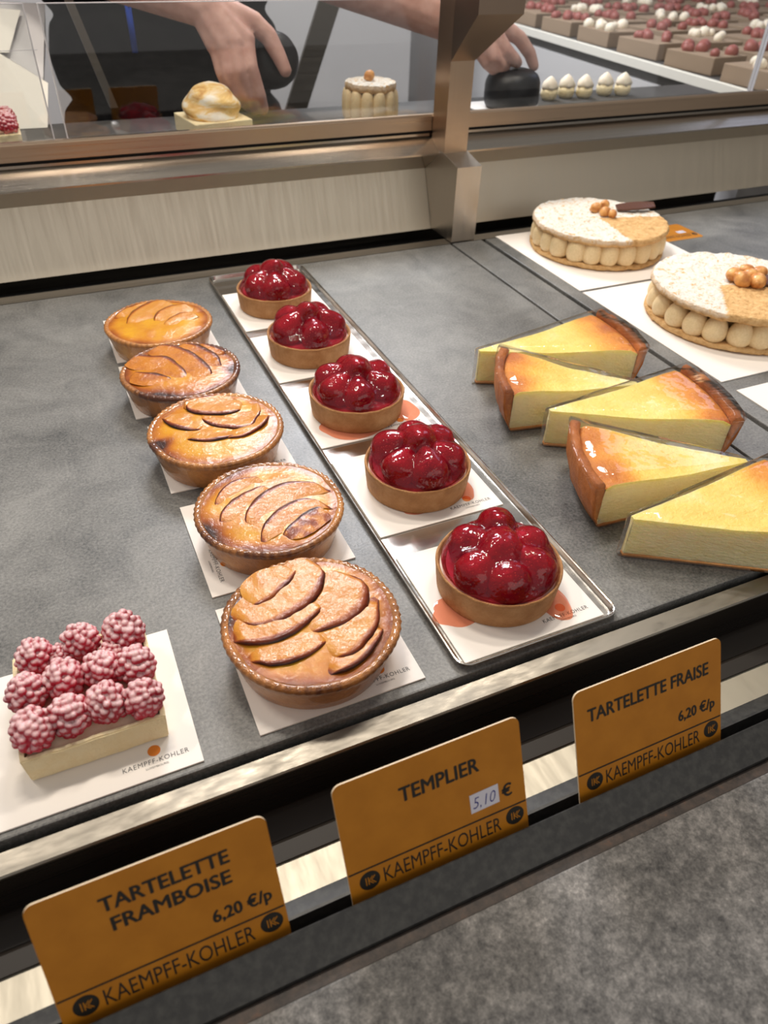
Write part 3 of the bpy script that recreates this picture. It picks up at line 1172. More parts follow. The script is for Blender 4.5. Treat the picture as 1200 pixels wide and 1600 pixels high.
def strawberry_tart(label, cx, cy, R, seed, style):
    root = empty('strawberry_tartlet', (cx, cy, TZ + 0.0002 + CT + 0.0002))
    tag(root, label, 'tartlet', 'strawberry tartlets')
    rnd = random.Random(seed)
    ph = rnd.random() * 10
    s = R
    prof = [(s * .93, 0), (s * .95, .0008), (s * .975, .010), (s * .995, .019), (s * 1.0, .0205), (s * .99, .0216), (s * .97, .0218), (s * .95, .0208), (s * .93, .018), (s * .90, 0.016)]
    N = 120
    v, f = lathe(prof, N, lambda r, z, a, i: (r * (1 + .010 * nz(math.cos(a), math.sin(a), ph, 2.5)), z + (.0006 * nz(math.cos(a), math.sin(a), ph + 3, 5) if i > 2 else 0)), True)
    a = [max(0, min(1, .25 + .1 * (i in (4, 5, 6, 7)) + .3 * nz(math.cos(2 * PI * j / N), math.sin(2 * PI * j / N), ph + i * .3, 3))) for i in range(len(prof)) for j in range(N)]
    mesh_obj('pastry_shell', v, f, M_CRUST_S, root, True, None, a)
    v, f = lathe([(s * .935, 0.0175), (s * .7, .0185), (s * .3, .0190), (0.0005, .0190)], 48, None, False)
    mesh_obj('cream_filling', v, f, M_CREAM, root)
    mb = MB()                              # for the glaze
    specs = []
    if style == 'halves':
        specs = [(198, .0235, .0235, 1.05, 74), (252, .0235, .0235, 1.08, 72), (308, .0235, .0240, 1.05, 72), (5, .0230, .0245, 1.02, 70), (66, .0270, .0285, .92, 46), (128, .0225, .0245, 1.04, 70), (235, .004, .0285, 1.15, 86), (60, .006, .0285, 1.0, 84)]
    elif style == 'ring':
        for k in range(6):
            specs.append((k * 60 + 20 + rnd.uniform(-8, 8), .0235, .0255, 1.02 + rnd.uniform(-.06, .06), 56 + rnd.uniform(-8, 8)))
        specs += [(rnd.uniform(60, 140), .005, .0335, 1.08, 52)]
    else:
        for k in range(5):
            specs.append((k * 72 + 50 + rnd.uniform(-9, 9), .0225, .0260, 1.06 + rnd.uniform(-.06, .06), 50 + rnd.uniform(-10, 10)))
        specs += [(rnd.uniform(60, 120), .003, .0350, 1.02, 38)]
    for k, (ang, rad, z, sc, tilt) in enumerate(specs):
        bv, bf = berry_mesh(seed * 17 + k)
        aa = math.radians(ang)
        if k == 0 and False:
            tilt = 0
        # hull end inwards/down, tip towards the top of the heap
        Mx = Matrix.Translation((rad * math.cos(aa), rad * math.sin(aa), z)) @ Matrix.Rotation(aa, 4, 'Z') @ Matrix.Rotation(math.radians(-tilt * (1 if k % 2 else .8)), 4, 'Y') @ Matrix.Rotation(rnd.random() * 6, 4, 'Z') @ Matrix.Diagonal((sc, sc, sc * .95, 1))
        b = mesh_obj('strawberry', [tuple(Mx @ Vector(p)) for p in bv], bf, M_BERRY, root)
        G = Mx @ Matrix.Diagonal((1.06, 1.06, 1.05, 1))
        mb.add([tuple(G @ Vector(p)) for p in bv], bf)
    v, f = lathe([(s * .80, .017), (s * .925, .0200), (s * .93, .0225), (s * .84, .0275), (s * .62, .0320), (s * .3, .0345), (.001, .0355)] if style != 'halves' else [(s * .80, .017), (s * .925, .0200), (s * .93, .0230), (s * .84, .0290), (s * .62, .0335), (s * .3, .0355), (.001, .036)], 48, None, True)
    mb.add(v, f)
    voxel('glaze', mb, 0.0011, M_GLAZE, root, 12, None, None, 0.65)
    return root


STL = [('round strawberry tartlet nearest the front, leaking orange syrup at its left', 'halves'), ('glossy domed strawberry tartlet, second from the front in the tray', 'ring'),
       ('strawberry tartlet ringed by red syrup, middle of the tray', 'ring'), ('strawberry tartlet with dark berries, fourth from the front in the tray', 'pile'),
       ('strawberry tartlet at the far end of the steel tray', 'pile')]
for i, (cx, cy, r) in enumerate(STRAW):
    strawberry_tart(STL[i][0], cx, cy, r, 61 + 7 * i, STL[i][1])


def puddle(parent, wx, wy, rx, ry, seed, z=CT + 0.00015):
    px, py = wx - parent.location.x, wy - parent.location.y
    n = 40
    v = [(px, py, z + .0005)]
    for ring, q in ((0, .6), (1, .92), (2, 1.0)):
        for j in range(n):
            t = 2 * PI * j / n
            k = q * (1 + 0.18 * nz(math.cos(t), math.sin(t), seed, 1.3))
            v.append((px + rx * k * math.cos(t), py + ry * k * math.sin(t), z + (.0005, .0003, 0)[ring]))
    f = [(0, 1 + j, 1 + (j + 1) % n) for j in range(n)]
    for r_ in range(2):
        f += [(1 + r_ * n + j, 1 + (r_ + 1) * n + j, 1 + (r_ + 1) * n + (j + 1) % n, 1 + r_ * n + (j + 1) % n) for j in range(n)]
    o = mesh_obj('syrup_puddle', v, f, M_SYRUP, parent)


def syrup_at(board, px, py, rx, ry, seed):
    q = atz(px, py, 0.002)
    puddle(board, q.x, q.y, rx, ry, seed)


syrup_at(SBOARD[0], 712, 955, 0.017, 0.014, 1.0)
syrup_at(SBOARD[0], 862, 938, 0.010, 0.018, 2.0)
syrup_at(SBOARD[1], 660, 792, 0.016, 0.008, 3.0)
syrup_at(SBOARD[1], 718, 760, 0.009, 0.018, 4.0)
syrup_at(SBOARD[2], 555, 662, 0.034, 0.022, 5.0)
syrup_at(SBOARD[2], 632, 640, 0.012, 0.020, 6.0)


# ------------------------------------------------------------------ raspberry tartlets
def raspberry_data():
    mb = MB()
    R, H = 0.0100, 0.0112
    v, f = ICO[2]
    mb.add([(p.x * R * .84, p.y * R * .84, p.z * H * .84) for p in v], f)
    n = 74
    rnd = random.Random(4)
    for i in range(n):
        z = 1 - 1.78 * (i + .5) / n
        rr = math.sqrt(max(0, 1 - z * z))
        a = i * 2.39996
        z = max(-.95, min(.99, z + rnd.uniform(-.07, .07)))
        rr = math.sqrt(max(0, 1 - z * z))
        a += rnd.uniform(-.16, .16) / max(.2, rr)
        k = 1 + rnd.uniform(-.05, .05)
        c = (rr * math.cos(a) * R * .89 * k, rr * math.sin(a) * R * .89 * k, z * H * .89 * k)
        mb.ball(c, (0.0022 * rnd.uniform(.85, 1.15), 0.0022 * rnd.uniform(.85, 1.15), 0.0021), 2)
    me_o = voxel('raspberry', mb, 0.00042, M_RASP, None, 6)
    me = me_o.data
    bpy.data.objects.remove(me_o)
    return me


RASP_ME = raspberry_data()


def rasp_tart(label, x0, x1, y0, y1, z, H, berries, group, rz=0.0, lip=0.0035):
    cx, cy = (x0 + x1) / 2, (y0 + y1) / 2
    root = empty('raspberry_tartlet', (cx, cy, z), rz)
    tag(root, label, 'tartlet', group)
    w, d = (x1 - x0) / 2, (y1 - y0) / 2
    bm = bmesh.new()
    add_box(bm, -w, w, -d, d, 0, H, 0.0)
    top = [fc for fc in bm.faces if all(vv.co.z > H * .9 for vv in fc.verts)]
    for vv in bm.verts:
        if vv.co.z < H * .1:
            vv.co.x *= 0.965
            vv.co.y *= 0.965
    bmesh.ops.inset_region(bm, faces=top, thickness=lip)
    bmesh.ops.inset_region(bm, faces=top, thickness=0.0003)
    bmesh.ops.translate(bm, verts=list(top[0].verts), vec=(0, 0, -0.0045))
    es = [e for e in bm.edges if e.calc_length() > 0.01 and len(e.link_faces) == 2 and e.calc_face_angle(0) > .4 and max(abs(q.co.x) for q in e.verts) > w * .95]
    bmesh.ops.bevel(bm, geom=es, offset=0.0007, segments=2, affect='EDGES')
    bmesh.ops.subdivide_edges(bm, edges=[e for e in bm.edges if e.calc_length() > .02], cuts=14, use_grid_fill=True)
    for vv in bm.verts:
        vv.co += Vector((nz(vv.co.x, vv.co.y, vv.co.z, 160), nz(vv.co.y, vv.co.z, vv.co.x, 160), 0.6 * nz(vv.co.z, vv.co.x, vv.co.y, 130))) * 0.0006
    bm_obj('pastry_shell', bm, M_PALECRUST, root)
    # cream filling
    n = 24
    v = []
    f = []
    for i in range(n + 1):
        for j in range(n + 1):
            x = -w + lip + (2 * w - 2 * lip) * i / n
            y = -d + lip + (2 * d - 2 * lip) * j / n
            v.append((x, y, H - .0022 + .0008 * nz(x, y, 1, 90)))
    for i in range(n):
        for j in range(n):
            f.append((i * (n + 1) + j, (i + 1) * (n + 1) + j, (i + 1) * (n + 1) + j + 1, i * (n + 1) + j + 1))
    mesh_obj('cream_filling', v, f, M_CREAMDUST, root)
    rnd = random.Random(8)
    for (bx, by, bz, sc) in berries:
        o = bpy.data.objects.new('raspberry', RASP_ME)
        COL.objects.link(o)
        o.parent = root
        o.location = (bx - cx, by - cy, bz - z)
        o.rotation_euler = (rnd.uniform(-.35, .35), rnd.uniform(-.35, .35), rnd.uniform(0, 6))
        o.scale = (sc, sc, sc)
    return root


BZ = 0.0275
berry_px = [(190, 300, .98), (440, 212, 1.0), (680, 160, 1.12), (145, 500, 1.0), (350, 420, 1.05), (555, 368, 1.0), (745, 345, 1.02), (180, 700, 1.06), (380, 622, 1.05), (590, 550, 1.03), (790, 525, 1.0)]
bl = []
for x, y, sc in berry_px:
    q = atz(x / 3.529, 940 + y / 3.529, BZ + 0.001)
    bl.append((q.x, q.y, BZ, sc * 1.0))
q = atz(620 / 3.529, 940 + 285 / 3.529, 0.024)
bl.append((q.x, q.y, 0.0235, .75))
q = atz(330 / 3.529, 940 + 300 / 3.529, 0.024)
bl.append((q.x, q.y, 0.0235, .7))
rasp_tart('square raspberry tartlet dusted with sugar, lower left on a white board', -0.0757, -0.0035, 0.2535, 0.3255, CT + 0.0004, 0.0195, bl, 'raspberry tartlets')


# ------------------------------------------------------------------ cheesecake slices
def cheesecake(label, tip, a0, a1, R, seed, H=0.0405, cut=0.0):
    root = empty('cheesecake_slice', (tip[0], tip[1], 0.0006))
    tag(root, label, 'cheesecake', 'wrapped cheesecake slices')
    A0, A1 = math.radians(a0), math.radians(a1)
    rnd = random.Random(seed)
    ph = rnd.random() * 10
    wall = 0.0085
    nr, na = 40, 22

    def pt(r, u):
        # straight cut sides meeting at the tip, rounded outer edge
        a = A0 + (A1 - A0) * u
        return r * math.cos(a), r * math.sin(a)
    r_in = 0.006 + cut
    Rf = R - wall
    # filling: closed surface (top grid, two side walls, tip, bottom)
    v = []
    a = []
    f = []

    def top(r, u):
        x, y = pt(r, u)
        q = r / R
        z = H - 0.006 + 0.0045 * smooth01(0.45, 0.86, q) - 0.0035 * smooth01(0.90, 0.95, q) + 0.0006 * nz(x, y, ph, 55)
        b = 0.20 + 0.10 * smooth01(.2, .6, q) + 0.58 * smooth01(0.60, 0.90, q) + 0.18 * nz(x, y, ph + 3, 40)
        return (x, y, z), max(0.12, min(1, b))
    for i in range(nr + 1):
        r = r_in + (Rf - r_in) * i / nr
        for j in range(na + 1):
            p, b = top(r, j / na)
            v.append(p)
            a.append(b)
    W_ = na + 1
    for i in range(nr):
        for j in range(na):
            f.append((i * W_ + j, (i + 1) * W_ + j, (i + 1) * W_ + j + 1, i * W_ + j + 1))
    nzs = 10

    def wallstrip(pts):
        base = len(v)
        m = len(pts)
        for k in range(nzs + 1):
            t = k / nzs
            for (x, y, z, nx, ny) in pts:
                zz = z * (1 - t) + 0.0030 * t
                d = 0.0006 * nz(x, y, zz + ph, 200) * (1 if 0 < k else 0) - 0.0004 * (k > 0)
                v.append((x + nx * d, y + ny * d, zz))
                a.append(0.22 * (1 - smooth01(0, .12, t)) + 0.05 * abs(nz(x, y, zz, 90)))
        for k in range(nzs):
            for i in range(m - 1):
                f.append((base + k * m + i, base + k * m + i + 1, base + (k + 1) * m + i + 1, base + (k + 1) * m + i))
    for u, sg in ((0.0, -1), (1.0, 1)):
        an = A0 + (A1 - A0) * u
        nx, ny = -math.sin(an) * sg, math.cos(an) * sg
        L = []
        for i in range(nr + 1):
            r = r_in + (Rf - r_in) * i / nr
            p, b = top(r, u)
            L.append((p[0], p[1], p[2], nx, ny))
        wallstrip(L)
    L = []
    am = (A0 + A1) / 2
    for j in range(na + 1):
        p, b = top(r_in, j / na)
        L.append((p[0], p[1], p[2], -math.cos(am), -math.sin(am)))
    wallstrip(L)
    o = mesh_obj('cheesecake_filling', v, f, M_CHEESE, root, True, None, a)
    # crust: thin base + outer wall with a raised lip
    v = []
    f = []
    a = []
    prof = [(r_in, 0.0029), (Rf - .001, 0.0032), (Rf + 0.0004, 0.007), (Rf + 0.0006, H - 0.006), (Rf + .0004, H - 0.0010), (Rf + 0.0022, H + 0.0016), (R - 0.0024, H + 0.0020), (R - 0.0002, H + 0.0006),
            (R, H - .003), (R - .0008, H * .6), (R - 0.004, H * .3), (R - 0.0105, 0.0006), (R - .0115, 0.0), (r_in, 0.0)]
    m = len(prof)
    NA = 40
    for j in range(NA + 1):
        u = j / NA
        for i, (r, z) in enumerate(prof):
            x, y = pt(r, u)
            rough = 0.0008 * nz(x, y, z + ph, 110) + .0004 * nz(x, y, z + ph, 400)
            if 3 < i < 11:
                x, y = pt(r + rough * 1.4, u)
                z = z + rough * (1 if i in (5, 6, 7) else 0)
            v.append((x, y, z))
            a.append(max(0, min(1, (0.02 if i < 3 or i > 10 else 0.42 + .15 * (i in (5, 6, 7))) + 0.35 * nz(x, y, z + ph, 45))))
    for j in range(NA):
        for i in range(m):
            k = (i + 1) % m
            f.append((j * m + i, (j + 1) * m + i, (j + 1) * m + k, j * m + k))
    f.append(tuple(range(m)))
    f.append(tuple(range(NA * m, NA * m + m))[::-1])
    mesh_obj('crust', v, f, M_CHEESECRUST, root, True, None, a)
    # cling film pulled tight around it
    bm = bmesh.new()
    e = 0.0016
    for r in (r_in - 0.004, R + 0.0016):
        for k in range(9):
            x, y = pt(r, k / 8)
            xb, yb = pt(min(r, R - .0095), k / 8)
            sx, sy = math.cos(am + PI / 2), math.sin(am + PI / 2)
            sd = (k / 8 - .5) * 2 * e
            for z in (0.0001, (H - 0.004 if r < .05 else H + 0.0042)):
                bm.verts.new((x + sx * sd, y + sy * sd, z) if z > .001 else (xb + sx * sd, yb + sy * sd, z))
    r = bmesh.ops.convex_hull(bm, input=bm.verts)
    for vv in [q for q in bm.verts if not q.link_faces]:
        bm.verts.remove(vv)
    bmesh.ops.dissolve_limit(bm, angle_limit=0.12, verts=bm.verts[:], edges=bm.edges[:])
    bmesh.ops.bevel(bm, geom=[e_ for e_ in bm.edges if len(e_.link_faces) == 2 and e_.calc_face_angle(0) > .5], offset=0.0011, segments=2, affect='EDGES', clamp_overlap=True)
    bmesh.ops.triangulate(bm, faces=bm.faces[:])
    bmesh.ops.subdivide_edges(bm, edges=[e_ for e_ in bm.edges if e_.calc_length() > .02], cuts=5, use_grid_fill=True)
    bmesh.ops.triangulate(bm, faces=bm.faces[:])
    for vv in bm.verts:
        if vv.co.z > 0.004:
            d = 0.0005 * nz(vv.co.x, vv.co.y, vv.co.z + ph, 60)
            vv.co += vv.normal * d if vv.normal.length else Vector((0, 0, d))
    # folded seam running along both upper edges
    bm_obj('cling_film', bm, M_FILM, root, True)
    return root


CH = [('wrapped cheesecake slice with torn edge, farthest back in the group', (0.338, 0.533), -24.0, 7.0, 0.163, 3),
      ('wrapped cheesecake slice, crust facing left, second from the back', (0.4500, 0.4250), 134.0, 170.0, 0.1315, 5),
      ('wrapped cheesecake slice, crust facing right, middle of the group', (0.3405, 0.4195), -30.5, 3.0, 0.1600, 8),
      ('wrapped cheesecake slice, crust facing left, just behind the nearest slice', (0.4520, 0.2985), 139.0, 175.0, 0.1400, 13),
      ('pale wrapped cheesecake slice nearest the front, cut off by the photo edge', (0.3150, 0.2805), -32.0, 5.0, 0.1550, 21)]
for c in CH:
    cheesecake(*c)


# ------------------------------------------------------------------ round sponge cakes with piped cream
def sponge_cake(label, cx, cy, R, H, z, nd, group, bare, nuts, choc, seed, name='sponge_cake', t0=0.0085, drop=False):
    root = empty(name, (cx, cy, z))
    tag(root, label, 'cake', group)
    ph = seed * 1.7

    def slab(nm, z0, z1, RR, isbase):
        N, NR = 200, 34
        v = []
        a = []
        f = []
        rows = [(RR * .3, z0), (RR * .96, z0), (RR, z0 + (z1 - z0) * .3), (RR * 1.005, z0 + (z1 - z0) * .7), (RR * .985, z1 - .0006)] + [(RR * (1 - (k + .6) / NR), z1) for k in range(NR)]
        for i, (r, zz) in enumerate(rows):
            for j in range(N):
                t = 2 * PI * j / N
                x, y = math.cos(t), math.sin(t)
                rr = r * (1 + .010 * nz(x, y, ph, 2.2) + .007 * nz(x * r, y * r, ph + zz, 130))
                q = zz
                if i >= 1:
                    q += 0.0016 * nz(x * rr, y * rr, ph, 75) + .0015 * nz(x * rr, y * rr, ph, 260)
                v.append((x * rr, y * rr, q))
                b = 1.0
                if not isbase and i >= 3:
                    b = 0.0
                    if bare:
                        # unpowdered sector
                        dx, dy = x * rr - bare[0] * R, y * rr - bare[1] * R
                        an = math.degrees(math.atan2(dy, dx)) % 360
                        lo, hi = bare[2], bare[3]
                        inn = (lo < an < hi)
                        b = 1.0 if inn else 0.0
                    if i < 5:
                        b = max(b, .55)
                a.append(b)
        M_ = len(rows)
        for i in range(M_ - 1):
            for j in range(N):
                k = (j + 1) % N
                f.append((i * N + j, i * N + k, (i + 1) * N + k, (i + 1) * N + j))
        f.append(tuple(range(N))[::-1])
        f.append(tuple(range((M_ - 1) * N, M_ * N)))
        mesh_obj(nm, v, f, M_DISC, root, True, None, a)
    tb, tt = t0 * .75, t0
    slab('sponge_base', 0, tb, R, True)
    slab('sponge_lid', H - tt, H, R * 1.005, False)
    # piped dollops
    h0, h1 = tb - .0006, H - tt + .0012
    hh = h1 - h0
    rnd = random.Random(seed)
    rd = PI * R * .88 / nd
    if drop:
        shape = [(.86, 0), (1.08, .14), (1.16, .34), (1.06, .56), (.80, .78), (.46, .95), (.30, 1.0)]
    else:
        shape = [(.74, 0), (1.0, .10), (1.12, .30), (1.13, .55), (1.06, .78), (.84, .95), (.60, 1.0)]
    prof = [(p.x * rd, p.y * hh) for p in poly_interp([(a_, b_, 0) for a_, b_ in shape], 16)]
    v, f = lathe(prof, 24, None, True)
    me = None
    for k in range(nd):
        t = 2 * PI * (k + rnd.uniform(-.08, .08)) / nd
        if me is None:
            o = mesh_obj('cream_dollop', v, f, M_DOLLOP, root)
            me = o.data
        else:
            o = link('cream_dollop', me, root)
        o.location = (R * .865 * math.cos(t), R * .865 * math.sin(t), h0)
        s = rnd.uniform(.94, 1.06)
        o.scale = (s, s, 1)
        o.rotation_euler = (0, 0, rnd.random() * 6)
    v, f = lathe([(R * .70, h0), (R * .70, h1)], 40, None, True)
    mesh_obj('cream_core', v, f, M_DOLLOP, root)
    for (nx, ny, nzv, sc, el) in nuts:
        mb = MB()
        mb.ball((0, 0, 0), (sc, sc * el, sc * .92), 3)
        mb.ball((0, sc * el * .75, 0), (sc * .45, sc * .42, sc * .4), 2)
        o = mb.build('hazelnut', M_NUT, root, True, (nx, ny, H + nzv))
        o.rotation_euler = (rnd.uniform(-.5, .5), rnd.uniform(-.5, .5), rnd.random() * 6)
    if choc:
        (ax, ay), (bx, by), wd = choc
        nn = 12
        v = []
        f = []
        d = Vector((bx - ax, by - ay, 0))
        p_ = Vector((-d.y, d.x, 0)).normalized()
        for i in range(nn + 1):
            t = i / nn
            c = Vector((ax, ay, 0)) + d * t + Vector((0, 0, H + .0016 + .005 * t - .002 * t * t))
            ww = wd * (0.45 + 1.0 * math.sin(PI * min(1, .12 + t * .8)))
            for s_, zz in ((-1, 0), (1, .0035), (1, .0055), (-1, .002)):
                v.append(tuple(c + p_ * (s_ * ww / 2) + Vector((0, 0, zz))))
        for i in range(nn):
            for k in range(4):
                f.append((i * 4 + k, (i + 1) * 4 + k, (i + 1) * 4 + (k + 1) % 4, i * 4 + (k + 1) % 4))
        f.append((0, 1, 2, 3))
        f.append(tuple(nn * 4 + k for k in (3, 2, 1, 0)))
        mesh_obj('chocolate_shard', v, f, M_CHOC, root, False)
    return root


H1 = 0.0385
c1 = (0.6790, 0.7950)


def loc_on(px, py, z, c):
    q = atz(px, py, z)
    return (q.x - c[0], q.y - c[1])


ztop = CT + H1
n1 = [loc_on(x, y, ztop + .006, c1) for x, y in ((931, 325), (945, 331), (949, 322), (957, 333))]
ch = (loc_on(962, 330, ztop, c1), loc_on(1022, 322, ztop + .006, c1))
sponge_cake('round powdered sponge cake with hazelnuts and a chocolate shard, farthest back right', c1[0], c1[1], 0.0885, H1, CT + 0.0003, 22, 'round sponge cakes', (-0.02, 0.02, 262, 345),
            [(n1[0][0], n1[0][1], .006, .0072, 1.05), (n1[1][0], n1[1][1], .006, .0068, 1.1), (n1[2][0], n1[2][1] + .006, .006, .0066, 1.05), (n1[3][0], n1[3][1], .005, .0060, 1.0)], (ch[0], ch[1], .012), 5)
c2 = (0.6900, 0.5560)
H2 = 0.0400
ztop = CT + H2
n2 = [loc_on(x, y, ztop + .006, c2) for x, y in ((1148, 430), (1160, 438), (1166, 425), (1184, 440), (1186, 428), (1172, 432))]
ch = (loc_on(1190, 446, ztop, c2), loc_on(1250, 436, ztop + .006, c2))
sponge_cake('round powdered sponge cake with a clump of nuts, nearer one at the right edge', c2[0], c2[1], 0.0945, H2, CT + 0.0003, 22, 'round sponge cakes', (-.27, .05, 232, 338),
            [(x, y, .0065, .0084 + .0006 * (k % 2), 1.15 + .25 * (k in (0, 3))) for k, (x, y) in enumerate(n2)], (ch[0], ch[1], .014), 9, drop=True)

# ------------------------------------------------------------------ rear shelf behind the glass
SZ = 0.120
tag(box('rear_shelf', -0.62, 1.115, 0.9815, 1.150, SZ - 0.020, SZ, M_DARKSHELF, bev=0.001), 'dark stone shelf behind the rear glass carrying small pastries', 'shelf')
sup = tag(box('shelf_support', -0.60, 1.10, 1.00, 1.095, -0.1015, SZ - 0.0205, M_DARKSTEEL), 'dark steel upright wall carrying the rear shelf', 'shelf support')

# meringue tartlet
mer = tag(empty('meringue_tartlet', (0.2300, 1.0400, SZ + .0003), math.radians(8)), 'square tartlet topped with a torched meringue dome behind the glass', 'tartlet')
bm = bmesh.new()
add_box(bm, -.038, .038, -.038, .038, 0, .020, .0012, 2)
bm_obj('pastry_base', bm, M_PALECRUST, mer)


def merf(r, z, a, i):
    sw = math.sin(a * 2 + z * 260)
    return r * (1 + .06 * sw), z


prof = [(.0345, .0202), (.0350, .026), (.0345, .033), (.032, .040), (.027, .047), (.019, .053), (.010, .0565), (.0015, .0585)]
prof = [(p.x, p.y) for p in poly_interp([(r, z, 0) for r, z in prof], 28)]
v, f = lathe(prof, 48, merf, True)
mesh_obj('meringue_dome', v, f, M_MERINGUE, mer)

sponge_cake('small cream-sided cake with one hazelnut on top, behind the glass left of the post', 0.4420, 1.025, 0.0340, 0.052, SZ + 0.0003, 12, 'small cakes behind glass', None, [(0.0, 0.004, .006, .0070, 1.05)], None, 15, t0=.009)
rb = []
for i in range(3):
    for j in range(3):
        rb.append((-0.051 + i * .0205, 1.010 + j * .020, SZ + .031, 1.0))
rasp_tart('raspberry tartlet behind the glass at the left edge of the photo', -0.066, 0.001, 0.996, 1.062, SZ + .0004, 0.023, rb, 'raspberry tartlets')

# black glazed cake on card
bc = at(801, 133, 1.065)
cake_board('white card under the black glazed cake behind the glass', bc.x - .062, bc.x + .050, 1.015, 1.115, z=SZ + .0002, group='white cards behind glass')


def black_cake(label, loc, r, h, tilt=(0, 0, 0)):
    root = empty('chocolate_cake', loc)
    root.rotation_euler = tilt
    tag(root, label, 'cake', 'black glazed cakes')
    prof = [(r * .86, 0), (r * .97, h * .10), (r * 1.0, h * .35), (r * .97, h * .65), (r * .84, h * .86), (r * .5, h * .97), (.0008, h)]
    prof = [(max(.0005, p.x), p.y) for p in poly_interp([(a, b, 0) for a, b in prof], 18)]
    v, f = lathe(prof, 48, lambda rr, z, a, i: (rr * (1 + .03 * nz(math.cos(a), math.sin(a), z * 60, 2.4)), z), True)
    mesh_obj('glazed_body', v, f, M_DARKPASTRY, root)
    mb = MB()
    mb.ball((0.002, 0, h + .0015), (.003, .0025, .0018), 2)
    mb.build('gold_fleck', plain('gold_leaf', lin(220, 190, 110), .3, 0.6), root)
    return root


black_cake('black glazed round cake on a white card, being touched by fingers', (bc.x, 1.065, SZ + CT + .0004), 0.0415, 0.052)

# pale choux in the distance on the shelf
for k, (px, py) in enumerate(((862, 118), (890, 108), (918, 112), (948, 120), (975, 126))):
    q = at(px, py, 1.10 + 0.008 * (k % 2))
    root = empty('cream_puff', (q.x, 1.10 + 0.008 * (k % 2), SZ + .0003))
    tag(root, ['pale cream puff nearest the black glazed cake', 'second pale cream puff right of the black cake', 'middle one of the pale cream puffs on the rear shelf', 'fourth pale cream puff along the rear shelf', 'rightmost pale cream puff on the rear shelf'][k], 'cream puff', 'cream puffs on the rear shelf')
    v, f = lathe([(.009, 0), (.0125, .004), (.0135, .010), (.0125, .015)], 24, None, True)
    mesh_obj('choux_base', v, f, M_PALECRUST, root)
    v, f = lathe([(.0122, .0152), (.0128, .019), (.010, .025), (.005, .030), (.001, .033)], 24, lambda r, z, a, i: (r * (1 + .12 * math.sin(5 * a + z * 300)), z), True)
    mesh_obj('cream_swirl', v, f, M_CREAM, root)

# white box at left; its white panels are shaped as the patch of light
wb = tag(empty('cake_box', (0.0, 1.13, SZ + .0003)), 'open cardboard cake box, white where light falls, at far left behind the glass', 'box')
pts = [at(-60, 40, 1.205), at(0, 84, 1.19), at(75, 130, 1.17), at(73, 193, 1.13), at(-60, 200, 1.13)]
off = Vector((0.0, 1.13, SZ + .0003))
vv = [p - off for p in pts]
zmin = min(p.z for p in vv)
vv = [Vector((p.x, p.y, max(0.0, p.z - zmin if p.z - zmin < .006 else p.z))) for p in vv]
v = [tuple(p) for p in vv] + [(p.x, p.y + .004, p.z) for p in vv]
n = 5
f = [tuple(range(n))[::-1], tuple(range(n, 2 * n))] + [(i, (i + 1) % n, n + (i + 1) % n, n + i) for i in range(n)]
mesh_obj('lit_panel', v, f, M_WHITEBOX, wb, False)
pts = [at(-60, 0, 1.245), at(70, 6, 1.245), at(72, 60, 1.23), at(66, 190, 1.145), at(-60, 196, 1.145)]
vv = [p - off for p in pts]
v = [(p.x, p.y, max(0.0, p.z)) for p in vv] + [(p.x, p.y + .003, max(0.0, p.z)) for p in vv]
o = mesh_obj('shaded_panel', v, f, M_GREYPANEL, wb, False)  # grey colour stands for the shaded side of the box
pts = [at(-60, 8, 1.232), at(32, 16, 1.228), at(14, 82, 1.195), at(-60, 82, 1.195)]
vv = [p - off for p in pts]
n = 4
v = [tuple(p) for p in vv] + [(p.x, p.y + .003, p.z) for p in vv]
f = [tuple(range(n))[::-1], tuple(range(n, 2 * n))] + [(i, (i + 1) % n, n + (i + 1) % n, n + i) for i in range(n)]
mesh_obj('lit_flap', v, f, M_WHITEBOX, wb, False)

# slanted steel bars behind the rear shelf
def slant_bar(label, p_top, p_bot, w, y, mat, name='support_bar'):
    a, b = at(*p_top, y), at(*p_bot, y)
    root = empty(name, (b.x, y, max(b.z, SZ) if y < 1.15 else b.z))
    tag(root, label, 'bar')
    d = a - b
    e = a + d * 0.5
    if y > 1.25:
        b = b - d * ((b.z + 0.949) / d.z)
        root.location = b
    rel = Vector((root.location))
    b2 = b - rel
    e2 = e - rel
    v = [(b2.x, -.004, b2.z), (b2.x + w, -.004, b2.z), (e2.x + w, -.004, e2.z), (e2.x, -.004, e2.z)]
    v += [(x, yy + .008, z) for x, yy, z in v]
    f = [(0, 1, 2, 3), (7, 6, 5, 4), (0, 4, 5, 1), (1, 5, 6, 2), (2, 6, 7, 3), (3, 7, 4, 0)]
    o = mesh_obj('bar', v, f, mat, root, False)
    return root


slant_bar('wide slanted grey steel strut behind the hand holding the tool', (498, 0), (446, 170), 0.050, 1.75, M_DARKSTEEL, 'steel_strut')
slant_bar('thin slanted grey bar against the dark clothing', (126, 60), (172, 168), 0.010, 1.150, M_DARKSTEEL, 'steel_strut')

# service counter with grey cabinets behind
sc_ = tag(empty('back_cabinet', (0.6, 2.1, -0.95)), 'grey cabinet run behind the attendant, blurred', 'cabinet')
for k in range(6):
    x0 = -1.5 + k * .42
    box('cabinet_door', x0 - .6 + .004, x0 - .6 + .416, -.012, 0, 0.08, 1.42, M_GREYPANEL, sc_)
box('cabinet_body', -2.1, .42, 0, .5, 0, 1.45, M_GREYPANEL, sc_)

